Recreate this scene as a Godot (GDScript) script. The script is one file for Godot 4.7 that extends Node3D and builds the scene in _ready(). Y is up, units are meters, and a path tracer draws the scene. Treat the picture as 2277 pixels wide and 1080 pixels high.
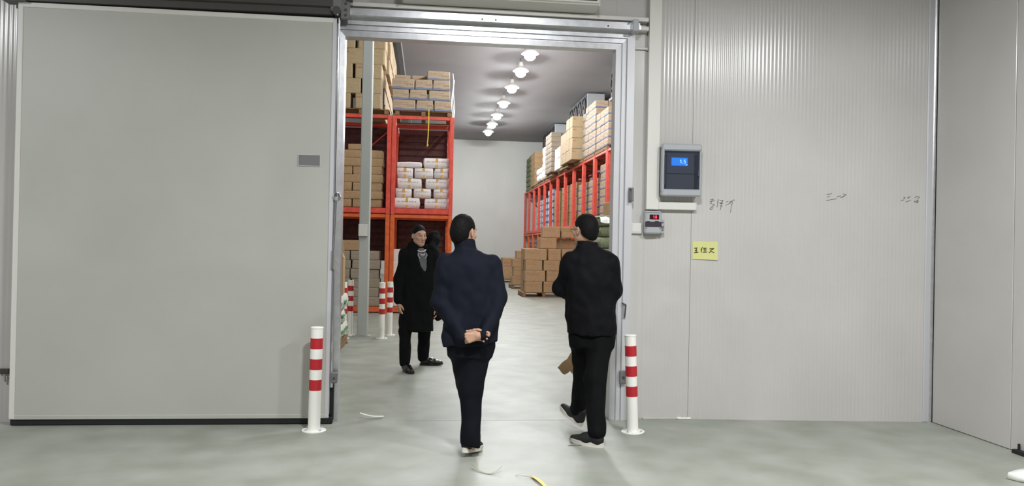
extends Node3D
# A cold store doorway: sliding door, steel frame, storeroom with stacking racks behind it. Metres, y up; the doorway lies in the plane z = 0.

var counts := {}
var meshes := {}
var M := {}
var rng := RandomNumberGenerator.new()

# ------------------------------------------------------------------ nodes and metas
func numbered(called: String) -> String:
	var n: int = counts.get(called, 0)
	counts[called] = n + 1
	return called if n == 0 else "%s_%03d" % [called, n]

func tag(o: Node3D, label: String, category: String, group := "") -> Node3D:
	o.set_meta("label", label)
	o.set_meta("category", category)
	if group != "":
		o.set_meta("group", group)
	return o

func thing(called: String, label: String, category: String, at := Vector3.ZERO, turn := 0.0, group := "") -> Node3D:
	var o := Node3D.new()
	o.name = numbered(called)
	add_child(o)
	o.position = at
	o.rotation.y = turn
	tag(o, label, category, group)
	return o

func part(called: String, mesh: Mesh, m: Material, parent: Node3D, at := Vector3.ZERO, label := "") -> MeshInstance3D:
	var o := MeshInstance3D.new()
	o.name = called
	o.mesh = mesh
	o.material_override = m
	parent.add_child(o, true)
	o.position = at
	if label != "":
		o.set_meta("label", label)
	return o

func solo(called: String, mesh: Mesh, m: Material, at: Vector3, label: String, category: String, group := "", turn := 0.0) -> MeshInstance3D:
	var o := MeshInstance3D.new()
	o.name = numbered(called)
	o.mesh = mesh
	o.material_override = m
	add_child(o)
	o.position = at
	o.rotation.y = turn
	tag(o, label, category, group)
	return o

func struct(called: String, mesh: Mesh, m: Material, at := Vector3.ZERO) -> MeshInstance3D:
	var o := MeshInstance3D.new()
	o.name = called
	o.mesh = mesh
	o.material_override = m
	add_child(o)
	o.position = at
	o.set_meta("kind", "structure")
	return o

# ------------------------------------------------------------------ mesh builder
class MB:
	var v := PackedVector3Array()
	var n := PackedVector3Array()
	var uv := PackedVector2Array()
	var ix := PackedInt32Array()

	func tri(a: Vector3, b: Vector3, c: Vector3, out: Vector3, ta := Vector2.ZERO, tb := Vector2.ZERO, tc := Vector2.ZERO) -> void:
		var nn := (b - a).cross(c - a)
		if nn.length_squared() < 1e-16:
			return
		nn = nn.normalized()
		var i := v.size()
		if nn.dot(out) > 0.0:
			v.append_array([a, c, b])
			uv.append_array([ta, tc, tb])
		else:
			v.append_array([a, b, c])
			uv.append_array([ta, tb, tc])
			nn = -nn
		n.append_array([nn, nn, nn])
		ix.append_array([i, i + 1, i + 2])

	func quad(a: Vector3, b: Vector3, c: Vector3, d: Vector3, out: Vector3) -> void:
		tri(a, b, c, out, Vector2(0, 1), Vector2(1, 1), Vector2(1, 0))
		tri(a, c, d, out, Vector2(0, 1), Vector2(1, 0), Vector2(0, 0))

	# a box with chamfered edges
	func box(c: Vector3, s: Vector3, bevel := 0.004, turn := Basis()) -> MB:
		var h := s * 0.5
		var b: float = minf(bevel, minf(h.x, minf(h.y, h.z)) * 0.9)
		var k := h - Vector3(b, b, b)
		for ax in 3:
			for sg in [-1.0, 1.0]:
				var p := []
				var u := (ax + 1) % 3
				var w := (ax + 2) % 3
				for q in [[-1, -1], [1, -1], [1, 1], [-1, 1]]:
					var t := Vector3.ZERO
					t[ax] = h[ax] * sg
					t[u] = k[u] * q[0]
					t[w] = k[w] * q[1]
					p.append(turn * t + c)
				var o := Vector3.ZERO
				o[ax] = sg
				quad(p[0], p[1], p[2], p[3], turn * o)
		for ax in 3:
			var u := (ax + 1) % 3
			var w := (ax + 2) % 3
			for su in [-1.0, 1.0]:
				for sw in [-1.0, 1.0]:
					var p := []
					for q in [[-1, 0], [1, 0], [1, 1], [-1, 1]]:
						var t := Vector3.ZERO
						t[ax] = k[ax] * q[0]
						t[u] = (h[u] if q[1] == 0 else k[u]) * su
						t[w] = (k[w] if q[1] == 0 else h[w]) * sw
						p.append(turn * t + c)
					var o := Vector3.ZERO
					o[u] = su
					o[w] = sw
					quad(p[0], p[1], p[2], p[3], turn * o)
		for sx in [-1.0, 1.0]:
			for sy in [-1.0, 1.0]:
				for sz in [-1.0, 1.0]:
					tri(turn * Vector3(h.x * sx, k.y * sy, k.z * sz) + c, turn * Vector3(k.x * sx, h.y * sy, k.z * sz) + c, turn * Vector3(k.x * sx, k.y * sy, h.z * sz) + c, turn * Vector3(sx, sy, sz))
		return self

	# vertices with smooth normals, a grid of rows
	func grid(rows: Array, normals: Array, out_sign := 1.0) -> void:
		var i0 := v.size()
		var w: int = rows[0].size()
		for r in rows.size():
			for c in w:
				v.append(rows[r][c])
				n.append(normals[r][c])
				uv.append(Vector2(float(c) / (w - 1), float(r) / maxf(1, rows.size() - 1)))
		for r in rows.size() - 1:
			for c in w - 1:
				var a := i0 + r * w + c
				var q := [a, a + 1, a + w + 1, a + w]
				var nn := (v[q[1]] - v[q[0]]).cross(v[q[2]] - v[q[0]]) + (v[q[2]] - v[q[0]]).cross(v[q[3]] - v[q[0]])
				if nn.dot(n[q[0]] + n[q[2]]) > 0:
					ix.append_array([q[0], q[2], q[1], q[0], q[3], q[2]])
				else:
					ix.append_array([q[0], q[1], q[2], q[0], q[2], q[3]])

	# a round bar or cone between two points, closed
	func bar(a: Vector3, b: Vector3, ra: float, rb := -1.0, seg := 16) -> MB:
		if rb < 0:
			rb = ra
		var d := (b - a).normalized()
		var x := d.cross(Vector3.UP if absf(d.y) < 0.9 else Vector3.RIGHT).normalized()
		var y := x.cross(d)
		var r0 := []
		var r1 := []
		var nn := []
		for i in seg + 1:
			var t := TAU * i / seg
			var e := x * cos(t) + y * sin(t)
			r0.append(a + e * ra)
			r1.append(b + e * rb)
			nn.append(e)
		grid([r0, r1], [nn, nn])
		for i in seg:
			tri(a, r0[i], r0[i + 1], -d)
			tri(b, r1[i], r1[i + 1], d)
		return self

	# profile of (radius, height) turned about y
	func lathe(profile: Array, at := Vector3.ZERO, seg := 24) -> MB:
		for j in profile.size() - 1:
			var p: Vector2 = profile[j]
			var q: Vector2 = profile[j + 1]
			var t := (q - p).normalized()
			var nr := Vector2(t.y, -t.x)
			var r0 := []
			var r1 := []
			var nn := []
			for i in seg + 1:
				var a := TAU * i / seg
				r0.append(at + Vector3(cos(a) * p.x, p.y, sin(a) * p.x))
				r1.append(at + Vector3(cos(a) * q.x, q.y, sin(a) * q.x))
				nn.append(Vector3(cos(a) * nr.x, nr.y, sin(a) * nr.x))
			grid([r0, r1], [nn, nn])
		return self

	# a profile of (u, z) points carried from p0 to p1, where u runs along u0 at one end and u1 at the other
	func member(profile: Array, p0: Vector3, u0: Vector3, p1: Vector3, u1: Vector3) -> MB:
		var mid := Vector2.ZERO
		for p in profile:
			mid += p
		mid /= profile.size()
		for j in profile.size():
			var a: Vector2 = profile[j]
			var b: Vector2 = profile[(j + 1) % profile.size()]
			var d := b - a
			var o2 := Vector2(d.y, -d.x)
			var out := u0 * o2.x + Vector3.BACK * o2.y
			quad(p0 + u0 * a.x + Vector3.BACK * a.y, p1 + u1 * a.x + Vector3.BACK * a.y, p1 + u1 * b.x + Vector3.BACK * b.y, p0 + u0 * b.x + Vector3.BACK * b.y, out)
		return self

	# a flat ribbon of the given width along points, lying in the plane across nrm
	func ribbon(pts: Array, width: float, nrm: Vector3, thick := 0.001) -> MB:
		for i in pts.size() - 1:
			var a: Vector3 = pts[i]
			var b: Vector3 = pts[i + 1]
			var d := (b - a).normalized()
			var s := d.cross(nrm).normalized() * width * 0.5
			var t := nrm * thick
			a -= d * width * 0.2
			b += d * width * 0.2
			quad(a - s + t, b - s + t, b + s + t, a + s + t, nrm)
			quad(a - s, b - s, b - s + t, a - s + t, -s)
			quad(a + s, b + s, b + s + t, a + s + t, s)
		return self

	func done() -> ArrayMesh:
		var arr := []
		arr.resize(Mesh.ARRAY_MAX)
		arr[Mesh.ARRAY_VERTEX] = v
		arr[Mesh.ARRAY_NORMAL] = n
		arr[Mesh.ARRAY_TEX_UV] = uv
		arr[Mesh.ARRAY_INDEX] = ix
		var m := ArrayMesh.new()
		m.add_surface_from_arrays(Mesh.PRIMITIVE_TRIANGLES, arr)
		return m

func bx(c: Vector3, s: Vector3, bevel := 0.004) -> ArrayMesh:
	return MB.new().box(c, s, bevel).done()

func span(a: Vector3, b: Vector3, bevel := 0.004) -> ArrayMesh:
	return bx((a + b) * 0.5, (b - a).abs(), bevel)

# ------------------------------------------------------------------ materials
func mat(c: Color, rough := 0.6, metal := 0.0, spec := 0.5) -> StandardMaterial3D:
	var m := StandardMaterial3D.new()
	m.albedo_color = c
	m.roughness = rough
	m.metallic = metal
	m.metallic_specular = spec
	return m

func noise_tex(freq: float, lo: Color, hi: Color, seed_: int, size := 512, octaves := 4, stretch := 1.0, bump := 0.0) -> NoiseTexture2D:
	var f := FastNoiseLite.new()
	f.seed = seed_
	f.frequency = freq
	f.fractal_octaves = octaves
	var t := NoiseTexture2D.new()
	t.width = size
	t.height = int(size / stretch)
	t.seamless = true
	t.noise = f
	if bump > 0.0:
		t.as_normal_map = true
		t.bump_strength = bump
	else:
		var g := Gradient.new()
		g.set_color(0, lo)
		g.set_color(1, hi)
		t.color_ramp = g
	return t

func grained(c: Color, rough: float, tex: Texture2D, scale: float, metal := 0.0, world := true) -> StandardMaterial3D:
	var m := mat(c, rough, metal)
	m.albedo_texture = tex
	m.uv1_triplanar = true
	m.uv1_world_triplanar = world
	m.uv1_scale = Vector3(scale, scale, scale)
	return m

func scrawl(im: Image, r: Rect2i, c: Color, rows: int, g: RandomNumberGenerator) -> void:
	# lines of small illegible print
	var rh: int = maxi(2, r.size.y / (rows * 2))
	for k in rows:
		var x := r.position.x
		while x < r.end.x - 4:
			var w := g.randi_range(3, 9)
			im.fill_rect(Rect2i(x, r.position.y + k * rh * 2, mini(w, r.end.x - x), rh), c)
			x += w + g.randi_range(2, 5)

# the upper half of each picture is a carton's side, the lower half its top
func carton_picture(kind: String) -> ImageTexture:
	var g := RandomNumberGenerator.new()
	g.seed = hash(kind)
	var f := FastNoiseLite.new()
	f.frequency = 0.05
	f.seed = 11
	var base := Color(0.66, 0.54, 0.40)
	if kind == "blue":
		base = Color(0.68, 0.60, 0.50)
	elif kind == "white":
		base = Color(0.87, 0.85, 0.83)
	elif kind == "pack":
		base = Color(0.88, 0.84, 0.83)
	elif kind == "sky":
		base = Color(0.80, 0.84, 0.88)
	elif kind == "olive":
		base = Color(0.62, 0.57, 0.38)
	elif kind == "large":
		base = Color(0.67, 0.585, 0.455)
	elif kind == "drab":
		base = Color(0.60, 0.55, 0.48)
	var im := Image.create(256, 256, false, Image.FORMAT_RGB8)
	for y in 256:
		for x in 256:
			var a := f.get_noise_2d(x * 0.7, y * 2.5) * 0.05 + g.randf_range(-0.015, 0.015)
			im.set_pixel(x, y, Color(base.r + a, base.g + a, base.b + a))
	if kind == "blue":
		for x in 256:
			var e := 84 + int(4.0 * sin(x * 0.05))
			im.fill_rect(Rect2i(x, e, 1, 44), Color(0.46, 0.49, 0.59))
		scrawl(im, Rect2i(56, 46, 100, 24), Color(0.61, 0.48, 0.41), 2, g)
		scrawl(im, Rect2i(150, 62, 66, 12), Color(0.45, 0.38, 0.34), 2, g)
	elif kind == "kraft" or kind == "olive" or kind == "drab":
		scrawl(im, Rect2i(60, 44, 100, 20), Color(base.r * 0.93, base.g * 0.83, base.b * 0.80), 2, g)
		im.fill_rect(Rect2i(0, 190, 256, 3), base.darkened(0.35))
	elif kind == "large":
		scrawl(im, Rect2i(40, 30, 60, 30), Color(base.r * 0.9, base.g * 0.74, base.b * 0.68), 2, g)
		im.fill_rect(Rect2i(0, 190, 256, 3), base.darkened(0.35))
	elif kind == "pack":
		scrawl(im, Rect2i(70, 50, 110, 18), Color(0.70, 0.62, 0.62), 1, g)
		scrawl(im, Rect2i(30, 22, 34, 14), Color(0.62, 0.66, 0.64), 1, g)
		scrawl(im, Rect2i(150, 84, 70, 16), Color(0.74, 0.68, 0.64), 1, g)
	elif kind == "sky":
		im.fill_rect(Rect2i(0, 78, 256, 30), Color(0.35, 0.47, 0.68))
		scrawl(im, Rect2i(60, 30, 110, 22), Color(0.45, 0.52, 0.62), 1, g)
	var t := ImageTexture.create_from_image(im)
	return t

func make_materials() -> void:
	M.wall = grained(Color(0.785, 0.772, 0.755), 0.22, noise_tex(0.006, Color(0.95, 0.95, 0.95), Color(1, 1, 1), 3, 256), 0.4)
	M.leaf = grained(Color(0.725, 0.722, 0.69), 0.42, noise_tex(0.006, Color(0.95, 0.95, 0.95), Color(1, 1, 1), 5, 256), 0.35)
	M.inner = grained(Color(0.86, 0.865, 0.845), 0.55, noise_tex(0.006, Color(0.94, 0.94, 0.94), Color(1, 1, 1), 4, 256), 0.15)
	M.ceiling = grained(Color(0.615, 0.605, 0.615), 0.85, noise_tex(0.006, Color(0.93, 0.93, 0.93), Color(1, 1, 1), 6, 256), 0.15)
	var fl := grained(Color(0.672, 0.675, 0.648), 0.5, noise_tex(0.012, Color(0.86, 0.875, 0.84), Color(1, 1, 1), 8, 1024, 5, 1.0), 0.16)
	fl.detail_enabled = true
	fl.detail_blend_mode = BaseMaterial3D.BLEND_MODE_MUL
	fl.detail_albedo = noise_tex(0.02, Color(0.91, 0.92, 0.90), Color(1, 1, 1), 21, 512, 3)
	fl.detail_uv_layer = BaseMaterial3D.DETAIL_UV_1
	M.floor = fl
	M.alu = grained(Color(0.86, 0.86, 0.87), 0.32, noise_tex(0.05, Color(0.9, 0.9, 0.9), Color(1, 1, 1), 9, 256), 1.0, 0.85)
	M.alu_soft = mat(Color(0.80, 0.80, 0.81), 0.45, 0.3)
	M.chrome = mat(Color(0.82, 0.82, 0.83), 0.15, 1.0)
	M.steel_dark = mat(Color(0.30, 0.29, 0.28), 0.5, 0.3)
	M.steel_grey = mat(Color(0.47, 0.47, 0.47), 0.5, 0.3)
	M.post = mat(Color(0.70, 0.715, 0.70), 0.5, 0.1)
	M.rubber = mat(Color(0.09, 0.10, 0.10), 0.8)
	M.plastic_white = mat(Color(0.85, 0.84, 0.815), 0.4)
	M.plastic_grey = mat(Color(0.66, 0.67, 0.68), 0.4)
	M.red = mat(Color(0.72, 0.13, 0.17), 0.45)
	M.white_paint = mat(Color(0.95, 0.945, 0.915), 0.4)
	M.rack_red = grained(Color(0.90, 0.33, 0.26), 0.45, noise_tex(0.03, Color(0.85, 0.8, 0.8), Color(1, 1, 1), 12, 256), 0.8, 0.0)
	M.rack_orange = grained(Color(0.90, 0.42, 0.20), 0.45, noise_tex(0.03, Color(0.85, 0.8, 0.8), Color(1, 1, 1), 13, 256), 0.8, 0.0)
	M.wood = grained(Color(0.62, 0.50, 0.36), 0.8, noise_tex(0.05, Color(0.7, 0.66, 0.6), Color(1, 1, 1), 14, 256), 1.5, 0.0)
	M.ink = mat(Color(0.42, 0.42, 0.41), 0.8)
	M.ink_note = mat(Color(0.30, 0.30, 0.16), 0.8)
	M.note = mat(Color(0.82, 0.815, 0.54), 0.8)
	for k in ["kraft", "blue", "white", "pack", "sky", "olive", "large", "drab"]:
		var m := mat(Color(1, 1, 1), 0.75)
		m.albedo_texture = carton_picture(k)
		M["carton_" + k] = m
	M.tape = mat(Color(0.82, 0.62, 0.26), 0.4)
	M.tape_brown = mat(Color(0.66, 0.50, 0.32), 0.35)
	M.sack = grained(Color(0.56, 0.58, 0.48), 0.8, noise_tex(0.03, Color(0.7, 0.72, 0.66), Color(1, 1, 1), 15, 256), 2.0)
	M.sack_green = grained(Color(0.52, 0.54, 0.42), 0.8, noise_tex(0.03, Color(0.7, 0.72, 0.66), Color(1, 1, 1), 16, 256), 2.0)
	M.sack_white = mat(Color(0.80, 0.78, 0.74), 0.7)
	M.green = mat(Color(0.30, 0.52, 0.36), 0.7)
	M.maroon = grained(Color(0.36, 0.20, 0.19), 0.7, noise_tex(0.03, Color(0.8, 0.75, 0.75), Color(1, 1, 1), 22, 256), 1.0)
	M.film = mat(Color(0.92, 0.92, 0.90), 0.3)
	M.coil = mat(Color(0.20, 0.21, 0.24), 0.5, 0.4)
	M.strap = mat(Color(0.85, 0.72, 0.20), 0.5)
	# people
	M.skin = mat(Color(0.72, 0.56, 0.47), 0.55)
	M.skin.subsurf_scatter_enabled = true
	M.skin.subsurf_scatter_strength = 0.05
	M.hair = mat(Color(0.06, 0.056, 0.056), 0.65, 0.0, 0.25)
	M.navy = grained(Color(0.088, 0.102, 0.145), 0.8, noise_tex(0.2, Color(0.85, 0.85, 0.85), Color(1, 1, 1), 17, 256), 6.0, 0.0, false)
	M.navy_trousers = grained(Color(0.06, 0.072, 0.10), 0.8, noise_tex(0.2, Color(0.85, 0.85, 0.85), Color(1, 1, 1), 17, 256), 6.0, 0.0, false)
	M.black_jacket = grained(Color(0.052, 0.052, 0.065), 0.75, noise_tex(0.2, Color(0.85, 0.85, 0.85), Color(1, 1, 1), 18, 256), 6.0, 0.0, false)
	M.black_cloth = grained(Color(0.05, 0.053, 0.058), 0.85, noise_tex(0.2, Color(0.85, 0.85, 0.85), Color(1, 1, 1), 19, 256), 6.0, 0.0, false)
	M.sweater = grained(Color(0.43, 0.43, 0.44), 0.85, noise_tex(0.2, Color(0.8, 0.8, 0.8), Color(1, 1, 1), 20, 256), 8.0, 0.0, false)
	for k in ["navy", "navy_trousers", "black_jacket", "black_cloth", "sweater"]:
		M[k].metallic_specular = 0.26
	M.leather = mat(Color(0.06, 0.055, 0.05), 0.25)
	M.shoe_black = mat(Color(0.075, 0.075, 0.08), 0.7)
	M.sole_white = mat(Color(0.84, 0.82, 0.77), 0.6)
	M.lip = mat(Color(0.60, 0.36, 0.32), 0.5)
	M.eye_white = mat(Color(0.82, 0.80, 0.76), 0.3)
	M.eye_dark = mat(Color(0.05, 0.04, 0.04), 0.2)
	M.emblem = mat(Color(0.70, 0.70, 0.71), 0.7)

func glow(c: Color, energy: float) -> StandardMaterial3D:
	var m := mat(c, 0.5)
	m.emission_enabled = true
	m.emission = c
	m.emission_energy_multiplier = energy
	return m

# ------------------------------------------------------------------ scene
func _ready() -> void:
	rng.seed = 7
	var cam := Camera3D.new()
	cam.name = "camera"
	cam.fov = 35.245
	cam.near = 0.05
	cam.far = 120.0
	cam.position = Vector3(0, 1.48, 6.5)
	cam.rotation = Vector3(0.005176, -0.110431, 0.02)
	add_child(cam)
	cam.current = true
	var we := WorldEnvironment.new()
	we.name = "environment"
	var env := Environment.new()
	env.background_mode = Environment.BG_COLOR
	env.background_color = Color(0.0, 0.0, 0.0)
	env.tonemap_mode = Environment.TONE_MAPPER_LINEAR
	env.tonemap_exposure = 1.0
	env.sdfgi_enabled = true
	env.ssao_enabled = true
	env.ssil_enabled = true
	we.environment = env
	add_child(we)
	make_materials()
	shell()
	front_lamps()
	store_lamps()
	doorway()
	wall_things()
	bollards()
	store_things()
	left_racks()
	right_racks()
	floor_piles()
	floor_marks()
	people()

# ------------------------------------------------------------------ shell of the two rooms
const SKEW_A := Vector3(1.80, 0, -0.045)
const SKEW_B := Vector3(4.40, 0, 0.15)

# a sandwich panel, its face towards +z ribbed in shallow waves
func ribbed(w: float, h: float, t: float, pitch := 0.0345, deep := 0.0005) -> ArrayMesh:
	var b := MB.new()
	var per := 8
	var count := int(round(w / pitch))
	var r0 := []
	var r1 := []
	var nn := []
	for i in count * per + 1:
		var x := w * i / (count * per)
		var a := TAU * i / per
		var z := deep * (cos(a) - 1.0)
		r0.append(Vector3(x, 0, z))
		r1.append(Vector3(x, h, z))
		nn.append(Vector3(sin(a) * deep * TAU / pitch, 0, 1).normalized())
	b.grid([r0, r1], [nn, nn])
	b.quad(Vector3(0, 0, 0), Vector3(0, h, 0), Vector3(0, h, -t), Vector3(0, 0, -t), Vector3.LEFT)
	b.quad(Vector3(w, 0, 0), Vector3(w, h, 0), Vector3(w, h, -t), Vector3(w, 0, -t), Vector3.RIGHT)
	b.quad(Vector3(0, h, 0), Vector3(w, h, 0), Vector3(w, h, -t), Vector3(0, h, -t), Vector3.UP)
	b.quad(Vector3(0, 0, 0), Vector3(w, 0, 0), Vector3(w, 0, -t), Vector3(0, 0, -t), Vector3.DOWN)
	b.quad(Vector3(0, 0, -t), Vector3(w, 0, -t), Vector3(w, h, -t), Vector3(0, h, -t), Vector3.FORWARD)
	return b.done()

func shell() -> void:
	struct("floor", span(Vector3(-9, -0.2, 0.003), Vector3(5, 0, 12.2), 0.001), M.floor)
	struct("floor_002", span(Vector3(-5.2, -0.2, -32.7), Vector3(6.6, 0, -0.003), 0.001), M.floor)
	struct("floor_003", span(Vector3(-9, -0.21, -0.01), Vector3(6.6, -0.006, 0.01), 0.001), M.rubber)
	struct("ceiling", span(Vector3(-9, 4.9, -0.1), Vector3(5, 5.05, 12.2), 0.001), M.ceiling)
	struct("ceiling_002", span(Vector3(-5.2, 6.9, -32.7), Vector3(6.6, 7.05, -0.05), 0.001), M.ceiling)
	# the wall with the doorway
	var wl := struct("wall_front_left", span(Vector3(-9, 0, -0.12), Vector3(-0.735, 6.9, -0.07), 0.001), M.wall)
	part("panel", ribbed(1.15, 4.9, 0.04), M.wall, wl, Vector3(-4.62, 0.0, -0.03))
	part("panel", ribbed(1.15, 4.9, 0.04), M.wall, wl, Vector3(-3.465, 0.0, -0.03))
	part("panel", ribbed(1.15, 4.9, 0.04), M.wall, wl, Vector3(-5.775, 0.0, -0.03))
	part("panel", span(Vector3(-2.31, 0, -0.07), Vector3(-0.74, 4.9, -0.03), 0.002), M.wall, wl)
	struct("wall_front_top", span(Vector3(-0.735, 3.235, -0.12), Vector3(1.60, 6.9, -0.03), 0.001), M.wall)
	var wr := struct("wall_front_right", span(Vector3(1.60, 0, -0.12), Vector3(6.6, 6.9, -0.07), 0.001), M.wall)
	part("panel", span(Vector3(1.60, 0, -0.075), Vector3(1.88, 4.9, -0.03), 0.002), M.wall, wr)
	var along := SKEW_B - SKEW_A
	var turn := -atan2(along.z, along.x)
	var full := Vector2(along.x, along.z).length()
	var u := along / full
	var p1 := part("panel", ribbed(0.503, 4.9, 0.06), M.wall, wr, SKEW_A)
	p1.rotation.y = turn
	var p2 := part("panel", ribbed(full - 0.506, 4.9, 0.06), M.wall, wr, SKEW_A + u * 0.506)
	p2.rotation.y = turn
	struct("trim_1", span(Vector3(4.395, 0, 0.02), Vector3(4.455, 4.9, 0.165), 0.006), M.alu_soft)
	struct("trim_2", MB.new().bar(Vector3(4.463, 0, 0.15), Vector3(4.463, 4.9, 0.15), 0.022).done(), M.alu)
	# the side wall on the right, two panels and the seam between them
	var ws := struct("wall_right", span(Vector3(4.52, 0, -0.1), Vector3(4.64, 4.9, 12.2), 0.001), M.wall)
	part("panel", span(Vector3(4.48, 0.004, 0.17), Vector3(4.53, 4.9, 1.082), 0.003), M.wall, ws)
	part("panel", span(Vector3(4.48, 0.004, 1.088), Vector3(4.53, 4.9, 2.30), 0.003), M.wall, ws)
	part("panel", span(Vector3(4.48, 0.004, 2.306), Vector3(4.53, 4.9, 12.1), 0.003), M.wall, ws)
	struct("wall_rear", span(Vector3(-9, 0, 12.0), Vector3(5, 4.9, 12.2), 0.001), M.wall)
	struct("wall_left", span(Vector3(-9.2, 0, -0.2), Vector3(-9, 4.9, 12.2), 0.001), M.wall)
	# the storeroom
	struct("wall_store_back", span(Vector3(-5.2, 0, -32.7), Vector3(6.6, 6.9, -32.5), 0.001), M.inner)
	struct("wall_store_left", span(Vector3(-5.2, 0, -32.6), Vector3(-5.0, 6.9, -0.2), 0.001), M.inner)
	struct("wall_store_right", span(Vector3(6.4, 0, -32.6), Vector3(6.6, 6.9, -0.2), 0.001), M.inner)
	struct("beam_1", span(Vector3(-0.92, 6.70, -32.5), Vector3(-0.78, 6.9, -0.3), 0.004), M.steel_grey)
	struct("trim_3", span(Vector3(1.90, 0, -0.05), Vector3(2.32, 0.012, -0.005), 0.002), M.wall)

func lamp_light(e: float, r: float, at: Vector3, parent: Node3D) -> void:
	var l := OmniLight3D.new()
	l.name = "lamp_light"
	l.light_energy = e
	l.light_size = r
	l.light_color = Color(0.98, 0.99, 1.0)
	l.omni_range = 60.0
	l.omni_attenuation = 2.0
	l.shadow_enabled = true
	parent.add_child(l)
	l.position = at

const FRONT_E := 21.0
const STORE_E := 6.5

# round lamps under the ceiling of the front passage, above and behind the camera's picture
func front_lamps() -> void:
	var k := 0
	for p in [Vector3(0.65, 4.2, 4.0), Vector3(3.5, 4.2, 4.0), Vector3(-5.05, 4.2, 4.0)]:
		var e: float = [1.1, 0.78, 0.95][k]
		var t := thing("ceiling_lamp", ["round lamp hung over the passage in front of the doorway", "round lamp hung over the passage near the side wall", "round lamp hung over the passage left of the sliding door"][k], "lamp", p)
		k += 1
		part("stem", MB.new().bar(Vector3(0, 0.12, 0), Vector3(0, 0.7, 0), 0.012).done(), M.steel_grey, t)
		part("housing", MB.new().lathe([Vector2(0.001, 0.16), Vector2(0.10, 0.15), Vector2(0.21, 0.03), Vector2(0.225, 0.0), Vector2(0.205, -0.004), Vector2(0.20, 0.012), Vector2(0.001, 0.012)]).done(), M.steel_grey, t)
		part("glowing_face", MB.new().lathe([Vector2(0.198, 0.010), Vector2(0.19, 0.0), Vector2(0.001, -0.002)]).done(), glow(Color(1, 0.985, 0.955), 6.0), t)
		var a := AreaLight3D.new()
		a.name = "lamp_light"
		a.area_size = Vector2(0.34, 0.34)
		a.light_energy = FRONT_E * e
		a.light_color = Color(0.98, 0.99, 1.0)
		a.area_range = 40.0
		a.area_attenuation = 2.0
		a.shadow_enabled = true
		t.add_child(a)
		a.position = Vector3(0, -0.02, 0)
		a.rotation.x = -PI / 2

func store_lamps() -> void:
	var stem := MB.new().bar(Vector3(0, 0.28, 0), Vector3(0, 0.40, 0), 0.014).done()
	var socket := MB.new().lathe([Vector2(0.001, 0.30), Vector2(0.06, 0.29), Vector2(0.075, 0.2), Vector2(0.06, 0.15), Vector2(0.001, 0.15)]).done()
	var dish := MB.new().lathe([Vector2(0.055, 0.17), Vector2(0.12, 0.15), Vector2(0.21, 0.075), Vector2(0.225, 0.03), Vector2(0.23, 0.03), Vector2(0.216, 0.08), Vector2(0.122, 0.157), Vector2(0.055, 0.178)]).done()
	var bulb := MB.new().lathe([Vector2(0.06, 0.15), Vector2(0.10, 0.10), Vector2(0.148, 0.03), Vector2(0.155, -0.02), Vector2(0.135, -0.085), Vector2(0.07, -0.135), Vector2(0.001, -0.15)]).done()
	var g := glow(Color(1, 0.99, 0.97), 10.0)
	var depths := [33.6, 31.5, 29.3, 26.75, 24.1, 21.8, 19.8, 17.5, 15.2, 12.9, 10.6, 8.3]
	for k in 12:
		var label := ""
		if k < 7:
			label = "glowing white bulb lamp under the storeroom ceiling, %s from the far wall" % ["first", "second", "third", "fourth", "fifth", "sixth", "seventh"][k]
		else:
			label = "white bulb lamp near the door end of the storeroom ceiling, %s from the doorway" % ["fifth", "fourth", "third", "second", "nearest"][k - 7]
		var t := thing("pendant_lamp", label, "lamp", Vector3(2.57, 6.5, 6.5 - depths[k]), 0.0, "bulb lamps along the storeroom ceiling")
		part("stem", stem, M.steel_grey, t)
		part("socket", socket, M.plastic_white, t)
		part("dish", dish, M.plastic_white, t)
		part("bulb", bulb, g, t)
		lamp_light(STORE_E, 0.10, Vector3(0, -0.02, 0), t)

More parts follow.
